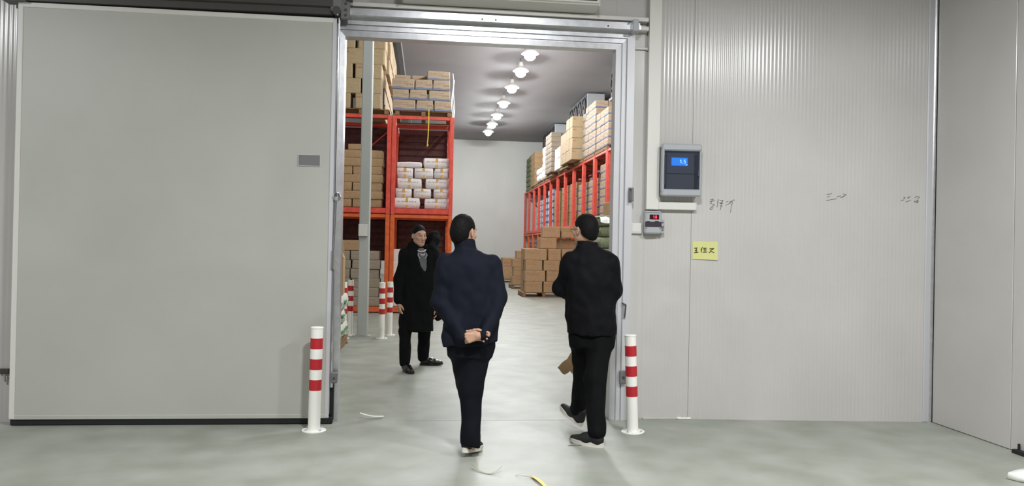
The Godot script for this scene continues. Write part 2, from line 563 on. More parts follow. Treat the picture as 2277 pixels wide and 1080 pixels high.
# ------------------------------------------------------------------ doorway: frame, leaf, track
func doorway() -> void:
	var profile := [Vector2(0, -0.12), Vector2(0, 0.0), Vector2(0.042, 0.004), Vector2(0.046, -0.008), Vector2(0.052, -0.008), Vector2(0.056, 0.006), Vector2(0.086, 0.006), Vector2(0.09, -0.008), Vector2(0.096, -0.008), Vector2(0.10, 0.012), Vector2(0.166, 0.012), Vector2(0.168, -0.05), Vector2(0.168, -0.06), Vector2(0.02, -0.06), Vector2(0.02, -0.12)]
	var fr := Node3D.new()
	fr.name = "trim_4"
	fr.set_meta("kind", "structure")
	add_child(fr)
	var xl := -0.715
	var xr := 1.597
	var top := 3.213
	part("jamb", MB.new().member(profile, Vector3(xl, 0, 0), Vector3(-1, 0, 0), Vector3(xl, top, 0), Vector3(-1, 1, 0)).done(), M.alu, fr)
	part("jamb", MB.new().member(profile, Vector3(xr, 0, 0), Vector3(1, 0, 0), Vector3(xr, top, 0), Vector3(1, 1, 0)).done(), M.alu_soft, fr)
	part("head", MB.new().member(profile, Vector3(xl, top, 0), Vector3(-1, 1, 0), Vector3(xr, top, 0), Vector3(1, 1, 0)).done(), M.alu, fr)
	# the sliding leaf, open to the left
	var d := Node3D.new()
	d.name = "door_1"
	d.set_meta("kind", "structure")
	add_child(d)
	part("leaf", span(Vector3(-3.19, 0.06, 0.03), Vector3(-0.80, 3.30, 0.117), 0.003), M.leaf, d)
	part("edge_trim", span(Vector3(-3.225, 0.055, 0.025), Vector3(-3.185, 3.31, 0.125), 0.004), M.plastic_white, d)
	part("edge_trim", span(Vector3(-0.806, 0.055, 0.025), Vector3(-0.772, 3.325, 0.125), 0.004), M.alu_soft, d)
	part("edge_trim", MB.new().bar(Vector3(-0.758, 0.30, 0.10), Vector3(-0.758, 3.33, 0.10), 0.013).done(), M.chrome, d)
	part("edge_trim", span(Vector3(-3.225, 3.285, 0.024), Vector3(-0.772, 3.325, 0.124), 0.004), M.plastic_white, d)
	part("edge_trim", span(Vector3(-3.225, 0.05, 0.024), Vector3(-0.772, 0.085, 0.121), 0.004), M.leaf, d)
	part("rubber_seal", span(Vector3(-3.22, 0.004, 0.04), Vector3(-0.745, 0.053, 0.11), 0.004), M.rubber, d)
	part("rubber_seal", span(Vector3(-0.772, 0.02, 0.03), Vector3(-0.742, 0.42, 0.075), 0.006), M.rubber, d)
	var hp := part("pull_recess", MB.new().box(Vector3(-0.97, 2.152, 0.119), Vector3(0.168, 0.085, 0.008), 0.002).done(), M.steel_grey, d, Vector3.ZERO, "flat grey recessed pull plate")
	part("rim", MB.new().box(Vector3(-0.97, 2.197, 0.121), Vector3(0.178, 0.006, 0.012), 0.002).box(Vector3(-0.97, 2.107, 0.121), Vector3(0.178, 0.006, 0.012), 0.002).box(Vector3(-1.057, 2.152, 0.121), Vector3(0.006, 0.09, 0.012), 0.002).box(Vector3(-0.883, 2.152, 0.121), Vector3(0.006, 0.09, 0.012), 0.002).done(), M.alu_soft, hp)
	# the release lever with its ball, on the leaf's edge
	var lv := MB.new().bar(Vector3(-0.742, 1.84, 0.12), Vector3(-0.762, 1.30, 0.128), 0.010)
	lv.bar(Vector3(-0.762, 1.42, 0.128), Vector3(-0.766, 1.27, 0.128), 0.016)
	lv.lathe([Vector2(0.001, -0.04), Vector2(0.026, -0.03), Vector2(0.037, 0.0), Vector2(0.026, 0.03), Vector2(0.001, 0.04)], Vector3(-0.742, 1.862, 0.12))
	part("lever", lv.done(), M.chrome, d, Vector3.ZERO, "chrome release lever with ball end")
	# track
	var tr := thing("door_track", "aluminium sliding door track running above the doorway and the open leaf", "door track", Vector3(0, 0, 0))
	part("rail", MB.new().member([Vector2(0, -0.03), Vector2(0, 0.085), Vector2(0.006, 0.10), Vector2(0.045, 0.10), Vector2(0.05, 0.06), Vector2(0.075, 0.06), Vector2(0.075, -0.03)], Vector3(-0.70, 3.36, 0), Vector3.UP, Vector3(1.79, 3.36, 0), Vector3.UP).done(), M.alu, tr)
	part("upper_strip", span(Vector3(-0.66, 3.455, -0.03), Vector3(1.87, 3.49, 0.05), 0.003), M.plastic_white, tr)
	for x in [0.42, 0.535, 1.50]:
		part("bolt", MB.new().bar(Vector3(x, 3.385, 0.095), Vector3(x, 3.385, 0.104), 0.008, -1, 8).done(), M.steel_dark, tr)
	part("end_stop", MB.new().box(Vector3(1.735, 3.395, 0.09), Vector3(0.055, 0.10, 0.09), 0.006).done(), M.plastic_grey, tr)
	part("end_strip", span(Vector3(1.79, 3.375, -0.02), Vector3(1.87, 3.41, 0.06), 0.004), M.plastic_white, tr)
	part("cover", MB.new().member([Vector2(0, 0.02), Vector2(0, 0.15), Vector2(0.05, 0.15), Vector2(0.058, 0.18), Vector2(0.16, 0.18), Vector2(0.17, 0.02)], Vector3(-3.3, 3.33, 0), Vector3.UP, Vector3(-0.80, 3.345, 0), Vector3.UP).done(), M.steel_dark, tr, Vector3.ZERO, "dark steel cover over the open leaf")
	part("cover_cap", span(Vector3(-3.34, 3.325, 0.02), Vector3(-3.16, 3.52, 0.20), 0.006), M.steel_grey, tr)
	var hg := thing("track_hanger", "grey bolted roller hanger at the corner where track meets leaf", "hanger", Vector3(-0.735, 3.39, 0.12))
	part("plate", bx(Vector3(0.03, 0.04, 0), Vector3(0.075, 0.22, 0.05), 0.006), M.steel_grey, hg)
	part("bracket", bx(Vector3(-0.04, 0.03, 0.03), Vector3(0.09, 0.10, 0.05), 0.006), M.steel_grey, hg)
	part("bracket", bx(Vector3(0.065, 0.12, 0.02), Vector3(0.05, 0.10, 0.06), 0.006), M.steel_dark, hg)
	part("roller", MB.new().bar(Vector3(-0.035, -0.02, 0.02), Vector3(-0.035, -0.02, 0.07), 0.034).done(), M.steel_dark, hg)
	part("bolt", MB.new().lathe([Vector2(0.001, 0.008), Vector2(0.008, 0.004), Vector2(0.008, -0.004), Vector2(0.001, -0.008)], Vector3(-0.025, -0.055, 0.07)).done(), M.chrome, hg)
	for y in [0.0, 0.05, 0.10, -0.045]:
		part("bolt", MB.new().bar(Vector3(0.035, y, 0.02), Vector3(0.035, y, 0.034), 0.011, -1, 6).done(), M.steel_dark if y < 0.08 else M.chrome, hg)
	# air curtain
	var ac := thing("air_curtain", "white air curtain unit fixed above the doorway", "air curtain", Vector3(0.62, 3.50, 0.0))
	part("housing", MB.new().member([Vector2(0.0, -0.03), Vector2(-0.005, 0.12), Vector2(0.012, 0.235), Vector2(0.03, 0.25), Vector2(0.30, 0.25), Vector2(0.30, -0.03)], Vector3(-0.86, 0, 0), Vector3.UP, Vector3(0.765, 0, 0), Vector3.UP).box(Vector3(0.77, 0.15, 0.11), Vector3(0.014, 0.30, 0.27), 0.005).box(Vector3(-0.866, 0.15, 0.11), Vector3(0.014, 0.30, 0.27), 0.005).done(), M.plastic_white, ac)
	part("grille_frame", MB.new().box(Vector3(-0.04, 0.030, 0.256), Vector3(1.60, 0.016, 0.02), 0.003).box(Vector3(-0.04, 0.275, 0.256), Vector3(1.60, 0.014, 0.02), 0.003).box(Vector3(0.752, 0.155, 0.256), Vector3(0.014, 0.24, 0.02), 0.003).box(Vector3(-0.835, 0.155, 0.256), Vector3(0.014, 0.24, 0.02), 0.003).done(), M.plastic_white, ac)
	part("grille_back", bx(Vector3(-0.04, 0.155, 0.251), Vector3(1.58, 0.235, 0.004), 0.001), M.steel_dark, ac)
	for i in 9:
		part("louvre", bx(Vector3(-0.04, 0.052 + 0.024 * i, 0.258), Vector3(1.57, 0.008, 0.012), 0.002), M.plastic_grey, ac)
	# bottom guides and catches
	var g1 := thing("guide_block", "grey guide block at the foot of the frame beside the right bollard", "guide block", Vector3(1.705, 0.325, 0.012))
	part("body", bx(Vector3(0, 0.05, 0.02), Vector3(0.06, 0.11, 0.04), 0.006), M.steel_grey, g1)
	part("bolt", MB.new().bar(Vector3(0, 0.05, 0.04), Vector3(0, 0.05, 0.048), 0.012, -1, 6).done(), M.steel_dark, g1)
	var g2 := thing("guide_block", "grey guide block low on the edge of the sliding leaf", "guide block", Vector3(-0.735, 0.33, 0.10))
	part("body", bx(Vector3(0, 0.05, 0.0), Vector3(0.05, 0.085, 0.05), 0.006), M.steel_grey, g2)
	part("bolt", MB.new().bar(Vector3(0, 0.05, 0.02), Vector3(0, 0.05, 0.034), 0.010, -1, 6).done(), M.steel_dark, g2)
	var c1 := thing("door_catch", "grey handle catch on the right frame at the height of the control box", "catch", Vector3(1.742, 1.89, 0.012))
	part("back_plate", bx(Vector3(0, 0.062, 0.006), Vector3(0.03, 0.125, 0.012), 0.003), M.steel_grey, c1)
	part("grip", MB.new().bar(Vector3(0.008, 0.012, 0.05), Vector3(0.008, 0.112, 0.05), 0.011).bar(Vector3(0.004, 0.012, 0.0), Vector3(0.008, 0.012, 0.055), 0.011).bar(Vector3(0.004, 0.112, 0.0), Vector3(0.008, 0.112, 0.055), 0.011).done(), M.steel_grey, c1)
	var c2 := thing("door_catch", "thin bent hook on the right frame above the bollard", "catch", Vector3(1.705, 0.87, 0.012))
	part("hook", MB.new().bar(Vector3(-0.02, 0.145, 0.01), Vector3(0.012, 0.13, 0.03), 0.006, -1, 8).bar(Vector3(0.012, 0.13, 0.03), Vector3(0.005, 0.02, 0.02), 0.006, -1, 8).done(), M.steel_dark, c2)
	part("back_plate", bx(Vector3(0.004, 0.075, 0.004), Vector3(0.022, 0.13, 0.008), 0.002), M.plastic_grey, c2)

# ------------------------------------------------------------------ things on the wall right of the doorway
func on_skew(x: float, y: float, off := 0.0) -> Vector3:
	var d := (SKEW_B - SKEW_A).normalized()
	var t := (x - SKEW_A.x) / d.x
	return SKEW_A + d * t + Vector3(-d.z, 0, d.x) * off + Vector3(0, y, 0)

func strokes(lines: Array, scale: float, origin: Vector3, width: float) -> ArrayMesh:
	# polylines in picture units of a close-up, from its upper left corner
	var b := MB.new()
	var d := (SKEW_B - SKEW_A).normalized()
	var nrm := Vector3(-d.z, 0, d.x)
	for l in lines:
		var pts := []
		for i in range(0, l.size(), 2):
			pts.append(origin + d * (l[i] * scale) + Vector3.DOWN * (l[i + 1] * scale))
		b.ribbon(pts, width, nrm, 0.0006)
	return b.done()

func wall_things() -> void:
	var d := (SKEW_B - SKEW_A).normalized()
	var turn := -atan2(d.z, d.x)
	# trunking
	var tk := thing("cable_trunking", "white cable trunking running down the wall beside the control box", "trunking", Vector3(1.945, 0, -0.028))
	part("duct", span(Vector3(-0.058, 1.83, 0), Vector3(0.052, 4.85, 0.055), 0.004), M.plastic_white, tk)
	part("lid_edge", span(Vector3(-0.06, 1.832, 0.05), Vector3(-0.052, 4.85, 0.058), 0.001), M.plastic_white, tk)
	var tray := thing("cable_trunking", "short white horizontal trunking under the control box", "trunking", on_skew(2.165, 1.865), turn)
	part("duct", bx(Vector3(0, 0, 0.025), Vector3(0.33, 0.065, 0.05), 0.004), M.plastic_white, tray)
	part("end_cap", bx(Vector3(0.166, 0, 0.025), Vector3(0.006, 0.067, 0.052), 0.002), M.plastic_white, tray)
	solo("conduit", MB.new().bar(Vector3(-0.055, 0, 0), Vector3(0.055, 0, 0), 0.011).bar(Vector3(0.05, 0, 0), Vector3(0.058, 0, 0), 0.015).done(), M.plastic_white, Vector3(1.825, 3.235, -0.012), "short white conduit between the frame corner and the trunking", "conduit")
	# control box with a smoked window
	var cb := thing("control_box", "grey control box with smoked window and blue lit screen", "control box", on_skew(2.18, 1.945), turn)
	part("back_box", bx(Vector3(0, 0.225, 0.035), Vector3(0.335, 0.44, 0.07), 0.01), M.plastic_grey, cb)
	var rim := MB.new()
	rim.box(Vector3(0, 0.425, 0.095), Vector3(0.35, 0.062, 0.06), 0.012)
	rim.box(Vector3(0, 0.032, 0.095), Vector3(0.35, 0.062, 0.06), 0.012)
	rim.box(Vector3(-0.163, 0.228, 0.095), Vector3(0.024, 0.40, 0.06), 0.008)
	rim.box(Vector3(0.166, 0.228, 0.088), Vector3(0.018, 0.40, 0.045), 0.006)
	part("cover_frame", rim.done(), M.plastic_grey, cb)
	part("inner_panel", bx(Vector3(0.004, 0.228, 0.075), Vector3(0.31, 0.34, 0.01), 0.002), mat(Color(0.47, 0.49, 0.55), 0.5), cb)
	part("module_strip", MB.new().box(Vector3(0.0, 0.20, 0.083), Vector3(0.27, 0.006, 0.006), 0.001).box(Vector3(-0.13, 0.22, 0.083), Vector3(0.012, 0.30, 0.008), 0.002).box(Vector3(0.135, 0.22, 0.083), Vector3(0.03, 0.30, 0.008), 0.002).done(), mat(Color(0.14, 0.15, 0.18), 0.5), cb)
	var scr := part("screen", bx(Vector3(-0.012, 0.303, 0.086), Vector3(0.140, 0.068, 0.008), 0.001), glow(Color(0.12, 0.50, 0.92), 2.2), cb)
	var tm := TextMesh.new()
	var sf := SystemFont.new()
	sf.font_names = PackedStringArray(["Droid Sans"])
	tm.font = sf
	tm.font_size = 32
	tm.pixel_size = 0.0013
	tm.depth = 0.001
	tm.text = "1.5"
	part("digits", tm, glow(Color(0.75, 0.95, 1.0), 3.0), scr, Vector3(0.016, 0.303, 0.0912))
	part("mark", bx(Vector3(0.048, 0.277, 0.0905), Vector3(0.018, 0.010, 0.001), 0.0002), glow(Color(0.75, 0.95, 1.0), 1.2), scr)
	var pane := mat(Color(0.22, 0.24, 0.29, 0.35), 0.08)
	pane.transparency = BaseMaterial3D.TRANSPARENCY_ALPHA
	var wd := part("window", bx(Vector3(0.003, 0.228, 0.112), Vector3(0.306, 0.336, 0.006), 0.002), pane, cb, Vector3.ZERO, "smoked clear cover")
	part("hinge", MB.new().bar(Vector3(-0.148, 0.10, 0.116), Vector3(-0.148, 0.35, 0.116), 0.006, -1, 8).done(), mat(Color(0.25, 0.26, 0.30), 0.4), wd)
	part("latch", bx(Vector3(0.148, 0.2, 0.117), Vector3(0.014, 0.05, 0.014), 0.003), mat(Color(0.25, 0.26, 0.30), 0.4), wd)
	# thermostat
	var th := thing("thermostat", "small grey thermostat with red lit digits and dark label", "thermostat", on_skew(1.945, 1.612), 0.0)
	th.position.z = -0.025
	part("case", MB.new().box(Vector3(0, 0.105, 0.035), Vector3(0.15, 0.20, 0.075), 0.012).box(Vector3(0.09, 0.07, 0.025), Vector3(0.035, 0.13, 0.05), 0.008).done(), M.plastic_grey, th)
	part("top_groove", bx(Vector3(-0.005, 0.190, 0.0725), Vector3(0.12, 0.006, 0.003), 0.001), M.steel_grey, th)
	var ds := part("display", bx(Vector3(0.008, 0.152, 0.0725), Vector3(0.085, 0.042, 0.006), 0.002), mat(Color(0.22, 0.05, 0.08), 0.2), th)
	var tm2 := tm.duplicate()
	tm2.text = "18"
	tm2.pixel_size = 0.0010
	part("digits", tm2, glow(Color(1.0, 0.16, 0.24), 6.0), ds, Vector3(0.012, 0.152, 0.0765))
	part("label_plate", MB.new().box(Vector3(0, 0.088, 0.0735), Vector3(0.146, 0.045, 0.004), 0.001).box(Vector3(0.03, 0.113, 0.0735), Vector3(0.035, 0.012, 0.004), 0.001).box(Vector3(-0.045, 0.112, 0.0735), Vector3(0.03, 0.008, 0.004), 0.001).done(), mat(Color(0.20, 0.16, 0.20), 0.4), th)
	for q in [[-0.06, 0.055], [0.06, 0.055]]:
		part("screw", MB.new().bar(Vector3(q[0], q[1], 0.070), Vector3(q[0], q[1], 0.0745), 0.006, -1, 10).done(), M.steel_grey, th)
	part("gland", MB.new().bar(Vector3(0.09, 0.068, 0.045), Vector3(0.09, 0.068, 0.062), 0.010).done(), M.chrome, th)
	for y in [0.107, 0.042]:
		part("screw", MB.new().bar(Vector3(0.09, y, 0.045), Vector3(0.09, y, 0.056), 0.006, -1, 8).done(), M.steel_dark, th)
	var sw := thing("switch_plate", "small blank white switch plate beside the thermostat", "switch", Vector3(1.81, 1.617, -0.03))
	part("plate", bx(Vector3(0, 0.047, 0.014), Vector3(0.098, 0.094, 0.028), 0.006), M.plastic_white, sw)
	part("rocker", bx(Vector3(0, 0.05, 0.029), Vector3(0.080, 0.07, 0.005), 0.002), M.plastic_white, sw)
	# pen writing on the panel
	var s1 := 0.00064
	var w1 := [[115, 165, 160, 155], [110, 190, 180, 175], [150, 150, 120, 215], [125, 215, 175, 235, 130, 265], [150, 250, 110, 290, 135, 300, 155, 265],
		[235, 155, 210, 200], [225, 190, 210, 265], [245, 175, 295, 170, 265, 205, 245, 205], [250, 215, 295, 210], [285, 175, 255, 300], [250, 240, 290, 250],
		[335, 190, 365, 180], [330, 235, 380, 210, 440, 160], [385, 185, 415, 175, 395, 205], [440, 155, 450, 168], [425, 190, 405, 260, 400, 335]]
	solo("handwriting", strokes(w1, s1, Vector3.ZERO, 0.0048), M.ink, on_skew(2.395, 2.035, 0.0003), "three dark handwritten characters on the panel beside the control box", "writing")
	var s2 := 0.000475
	var w2 := [[430, 160, 530, 140], [440, 215, 490, 185], [425, 278, 500, 255, 615, 237], [625, 205, 660, 185], [650, 190, 700, 178], [690, 215, 800, 160], [745, 140, 805, 155], [770, 180, 720, 210]]
	solo("handwriting", strokes(w2, s2, Vector3(-425, 200, 0) * 0.0, 0.0048), M.ink, on_skew(3.30, 2.075, 0.0003), "faint handwritten characters in the middle of the right panel", "writing")
	var w3 := [[1750, 238, 1800, 230], [1795, 190, 1830, 180, 1800, 215], [1870, 190, 1920, 160, 1885, 195], [1840, 265, 1935, 230], [2010, 180, 2055, 155, 2100, 165, 2070, 205], [2000, 250, 2080, 235, 2075, 270, 2005, 262], [2060, 215, 2055, 280]]
	solo("handwriting", strokes(w3, s2, Vector3.ZERO, 0.0048), M.ink, on_skew(3.345, 2.075, 0.0003), "faint handwritten characters nearest the wall corner", "writing")
	var nt := thing("sticky_note", "yellow paper note with handwriting stuck on the wall", "note", on_skew(2.43, 1.405, 0.001), turn)
	var b := MB.new()
	var rows := []
	var nrm := []
	for j in 7:
		var r := []
		var q := []
		for i in 9:
			var x := -0.112 + 0.224 * i / 8.0
			var y := 0.158 * j / 6.0
			var lift := 0.001 + 0.010 * pow(1.0 - j / 6.0, 2.0) * (0.4 + 0.6 * i / 8.0)
			r.append(Vector3(x + 0.01 * (y - 0.08), y - 0.02 * (x + 0.1) * (1.0 - j / 6.0), lift))
			q.append(Vector3(0, 0.1, 1).normalized())
		rows.append(r)
		nrm.append(q)
	b.grid(rows, nrm)
	part("paper", b.done(), M.note, nt)
	var s3 := 0.00113
	var wn := [[560, 850, 585, 848], [565, 868, 580, 865], [560, 885, 590, 880], [575, 848, 575, 885], [625, 840, 610, 860], [617, 855, 615, 882], [630, 850, 655, 848], [632, 862, 655, 862], [628, 880, 660, 878], [643, 850, 643, 880], [680, 852, 712, 850, 685, 868], [675, 885, 690, 872, 715, 882]]
	for ch in 3:
		var nb := MB.new()
		for l in [wn.slice(0, 4), wn.slice(4, 10), wn.slice(10)][ch]:
			var pts := []
			for i in range(0, l.size(), 2):
				pts.append(Vector3((l[i] - 645) * s3, 0.08 - (l[i + 1] - 865) * s3, 0.0065))
			nb.ribbon(pts, 0.006, Vector3.BACK, 0.0008)
		part("character", nb.done(), M.ink_note, nt)
	var hb := thing("floor_bolt", "black floor bolt at the foot of the side wall", "bolt", Vector3(4.46, 0.0, 1.20))
	part("bracket", bx(Vector3(-0.01, 0.015, 0.03), Vector3(0.05, 0.03, 0.14), 0.004), M.rubber, hb)
	part("rod", MB.new().bar(Vector3(-0.005, 0.02, 0.0), Vector3(-0.005, 0.075, 0.0), 0.009).done(), M.rubber, hb)
	var wb := thing("wall_bracket", "small dark bracket low on the wall left of the leaf", "bracket", Vector3(-3.335, 0.385, -0.03))
	part("plate", bx(Vector3(0, 0.022, 0.012), Vector3(0.075, 0.042, 0.024), 0.004), M.steel_dark, wb)
	part("pin", MB.new().bar(Vector3(0.01, 0.0, 0.03), Vector3(0.01, -0.06, 0.02), 0.008).done(), M.plastic_grey, wb)

# ------------------------------------------------------------------ bollards
func bollards() -> void:
	var list := [
		[Vector3(-0.859, 0, 0.325), 0.82, "red and white striped bollard in front of the open sliding leaf", 0.0478, -0.011],
		[Vector3(1.688, 0, 0.44), 0.79, "red and white striped bollard in front of the right door frame", 0.046, 0.045],
		[Vector3(-0.687, 0, -5.70), 0.88, "striped bollard right of the grey post, the nearer of that pair", 0.046, 0.0],
		[Vector3(-0.585, 0, -6.15), 0.87, "striped bollard right of the grey post, the farther of that pair", 0.046, 0.0],
		[Vector3(-1.215, 0, -6.10), 0.89, "striped bollard left of the grey post, the farther of that pair", 0.046, 0.0],
		[Vector3(-1.275, 0, -5.66), 0.88, "striped bollard left of the grey post, the nearer of that pair", 0.046, 0.0]]
	for q in list:
		var r: float = q[3]
		var h: float = q[1]
		var t := thing("bollard", q[2], "bollard", q[0], 0.0, "striped bollards")
		t.rotation.z = q[4]
		part("tube", MB.new().lathe([Vector2(r, 0.0), Vector2(r, h - 0.012), Vector2(r + 0.003, h - 0.012), Vector2(r + 0.003, h - 0.004), Vector2(r - 0.006, h), Vector2(0.001, h + 0.002)]).done(), M.white_paint, t)
		for k in 3:
			var y := h - 0.09 - 0.163 * k
			part("red_band", MB.new().lathe([Vector2(r, y + 0.001), Vector2(r + 0.001, y), Vector2(r + 0.001, y - 0.082), Vector2(r, y - 0.083)]).done(), M.red, t)
		part("base_plate", MB.new().lathe([Vector2(0.095, 0.0), Vector2(0.095, 0.007), Vector2(0.09, 0.010), Vector2(r, 0.010)]).done(), M.white_paint, t)
		for a in 4:
			var an := PI / 4 + PI / 2 * a
			part("bolt", MB.new().bar(Vector3(cos(an) * 0.077, 0.009, sin(an) * 0.077), Vector3(cos(an) * 0.077, 0.022, sin(an) * 0.077), 0.009, -1, 6).done(), M.alu_soft, t)

# ------------------------------------------------------------------ cartons, pallets, racks
const ORD := ["lowest", "second", "third", "fourth", "fifth", "sixth", "seventh", "eighth", "ninth", "tenth", "eleventh", "twelfth"]
const NTH := ["first", "second", "third", "fourth", "fifth", "sixth", "seventh"]

# a cardboard box, a little bulged and out of true; the side picture in the upper half of the texture, the top in the lower
func carton_mesh(s: Vector3, variant: int, soft := 0.012) -> ArrayMesh:
	var key := "c%.2f %.2f %.2f %d %.3f" % [s.x, s.y, s.z, variant, soft]
	if meshes.has(key):
		return meshes[key]
	var f := FastNoiseLite.new()
	f.seed = variant * 17 + 3
	f.frequency = 1.3
	var b := MB.new()
	var nseg := 4
	var h := s * 0.5
	var r := minf(soft, h.y * 0.6)
	for face in 6:
		var ax := face / 2
		var sg := 1.0 if face % 2 == 0 else -1.0
		var u := (ax + 1) % 3
		var w := (ax + 2) % 3
		if ax == 0:
			u = 2
			w = 1
		elif ax == 2:
			u = 0
			w = 1
		else:
			u = 0
			w = 2
		var rows := []
		var nn := []
		for j in nseg + 1:
			var row := []
			var nr := []
			for i in nseg + 1:
				var tu := _edge(i, nseg)
				var tw := _edge(j, nseg)
				var p := Vector3.ZERO
				p[ax] = h[ax] * sg
				p[u] = h[u] * tu
				p[w] = h[w] * tw
				var core := Vector3(clampf(p.x, -h.x + r, h.x - r), clampf(p.y, -h.y + r, h.y - r), clampf(p.z, -h.z + r, h.z - r))
				var o := p - core
				var no := o.normalized() if o.length() > 1e-6 else Vector3.ZERO
				var q := core + no * r
				var bulge := (1.0 - tu * tu) * (1.0 - tw * tw)
				q[ax] += sg * bulge * soft * 0.35
				q += Vector3(f.get_noise_3d(q.x * 2, q.y * 2, q.z * 2), f.get_noise_3d(q.x * 2 + 9, q.y * 2, q.z * 2) * 0.7, f.get_noise_3d(q.x * 2, q.y * 2 + 9, q.z * 2)) * soft * 0.9
				row.append(q + Vector3(0, h.y, 0))
				nr.append(no)
			rows.append(row)
			nn.append(nr)
		var at := b.v.size()
		b.grid(rows, nn)
		for j in nseg + 1:
			for i in nseg + 1:
				var fu := float(i) / nseg
				var fv := 1.0 - float(j) / nseg
				b.uv[at + j * (nseg + 1) + i] = Vector2(fu, 0.01 + 0.48 * fv) if ax != 1 else Vector2(fu, 0.51 + 0.48 * fv)
	var m := b.done()
	meshes[key] = m
	return m

func _edge(i: int, n: int) -> float:
	if i == 0:
		return -1.0
	if i == n:
		return 1.0
	return lerpf(-0.9, 0.9, float(i - 1) / (n - 2))

func box_at(called: String, kind: String, s: Vector3, at: Vector3, label: String, category: String, group: String, turn := 0.0, tape := "", soft := 0.012) -> Node3D:
	var mesh := carton_mesh(s, rng.randi_range(0, 3), soft)
	var m: Material = M["carton_" + kind] if M.has("carton_" + kind) else M[kind]
	if tape == "":
		return solo(called, mesh, m, at, label, category, group, turn)
	var t := thing(called, label, category, at, turn, group)
	part("body", mesh, m, t)
	var tm: Material = M.tape if tape == "amber" else M.tape_brown
	var w := 0.05
	var lift := soft * 0.35 + 0.003
	part("tape", bx(Vector3(0, s.y + lift * 0.4, 0), Vector3(w, 0.003, s.z * 0.94), 0.001), tm, t)
	part("tape", bx(Vector3(0, s.y - 0.05, s.z * 0.5 + lift * 0.5), Vector3(w, 0.085, 0.003), 0.001), tm, t)
	part("tape", bx(Vector3(0, 0.04, s.z * 0.5 + lift * 0.5), Vector3(w, 0.065, 0.003), 0.001), tm, t)
	return t

func pallet(at: Vector3, size: Vector3, label: String, group := "") -> Node3D:
	var t := thing("wooden_pallet", label, "pallet", at, 0.0, group)
	var kb := "pallet %.2f %.2f" % [size.x, size.z]
	var nb := 6
	var bw := size.z / nb
	if not meshes.has(kb):
		meshes[kb] = [bx(Vector3.ZERO, Vector3(size.x, 0.02, bw * 0.72), 0.003), bx(Vector3.ZERO, Vector3(0.09, size.y - 0.042, size.z), 0.004), bx(Vector3.ZERO, Vector3(size.x, 0.018, 0.09), 0.003)]
	for i in nb:
		part("deck_board", meshes[kb][0], M.wood, t, Vector3(0, size.y - 0.010, -size.z / 2 + bw * (i + 0.5)))
	for i in 3:
		part("stringer", meshes[kb][1], M.wood, t, Vector3((i - 1) * (size.x / 2 - 0.06), 0.0185 + (size.y - 0.042) / 2, 0))
	for i in 2:
		part("bottom_board", meshes[kb][2], M.wood, t, Vector3(0, 0.009, (i * 2 - 1) * (size.z / 2 - 0.06)))
	return t

# a stacking rack: four posts, a rim of beams below and above, a slatted deck
func rack(at: Vector3, s: Vector3, m: Material, label: String, group: String, slats := 7, brace := false) -> Node3D:
	var t := thing("stacking_rack", label, "rack", at, 0.0, group)
	var p := 0.09
	var hx := s.x / 2 - p / 2
	var hz := s.z / 2 - p / 2
	var key := "rack %.2f %.2f %.2f" % [s.x, s.y, s.z]
	if not meshes.has(key):
		meshes[key] = [bx(Vector3.ZERO, Vector3(p, s.y, p), 0.006), bx(Vector3.ZERO, Vector3(s.x - 2 * p, 0.11, 0.06), 0.006), bx(Vector3.ZERO, Vector3(0.06, 0.11, s.z - 2 * p), 0.006), bx(Vector3.ZERO, Vector3(s.x - 2 * p, 0.07, 0.05), 0.006), bx(Vector3.ZERO, Vector3(0.05, 0.07, s.z - 2 * p), 0.006), bx(Vector3.ZERO, Vector3(s.x - 0.13, 0.02, (s.z - 0.1) / slats * 0.55), 0.003), bx(Vector3.ZERO, Vector3(p + 0.03, 0.05, p + 0.03), 0.004)]
	var g: Array = meshes[key]
	for sx in [-1, 1]:
		for sz in [-1, 1]:
			part("post", g[0], m, t, Vector3(hx * sx, s.y / 2, hz * sz))
	for sz in [-1, 1]:
		part("bottom_beam", g[1], m, t, Vector3(0, 0.075, (hz + 0.01) * sz))
		part("top_beam", g[3], m, t, Vector3(0, s.y - 0.036, (hz + 0.01) * sz))
	for sx in [-1, 1]:
		part("bottom_beam", g[2], m, t, Vector3((hx + 0.01) * sx, 0.075, 0))
		part("top_beam", g[4], m, t, Vector3((hx + 0.01) * sx, s.y - 0.036, 0))
	for i in slats:
		part("deck_slat", g[5], m, t, Vector3(0, 0.118, -(s.z - 0.1) / 2 + (s.z - 0.1) / slats * (i + 0.5)))
	if brace:
		part("brace", MB.new().bar(Vector3(-hx, 0.9, -hz), Vector3(hx, s.y - 0.1, -hz), 0.016, -1, 8).done(), m, t)
	return t

# rows of front-facing boxes: each row is [height, x0, w0, x1, w1, ...] from its lower edge
func rows_of(called: String, kind: String, look: String, where: String, rows: Array, y0: float, zf: float, deep: float, group: String, category: String, tape := "", soft := 0.012) -> void:
	var y := y0
	for k in rows.size():
		var r: Array = rows[k]
		var cnt := (r.size() - 1) / 2
		for i in cnt:
			var x: float = r[1 + i * 2]
			var w: float = r[2 + i * 2]
			var from: String = NTH[i] + " from the left" if cnt > 1 else "alone"
			var layer: String = ORD[k] + " layer" if k == 0 else ORD[k] + " layer up"
			var turn := rng.randf_range(-0.02, 0.02)
			box_at(called, kind, Vector3(w - 0.012, r[0] - 0.002, deep), Vector3(x + w / 2, y, zf - deep / 2 + rng.randf_range(-0.02, 0.015)), "%s, %s, %s, %s" % [look, from, layer, where], category, group, turn, tape, soft)
		y += r[0]

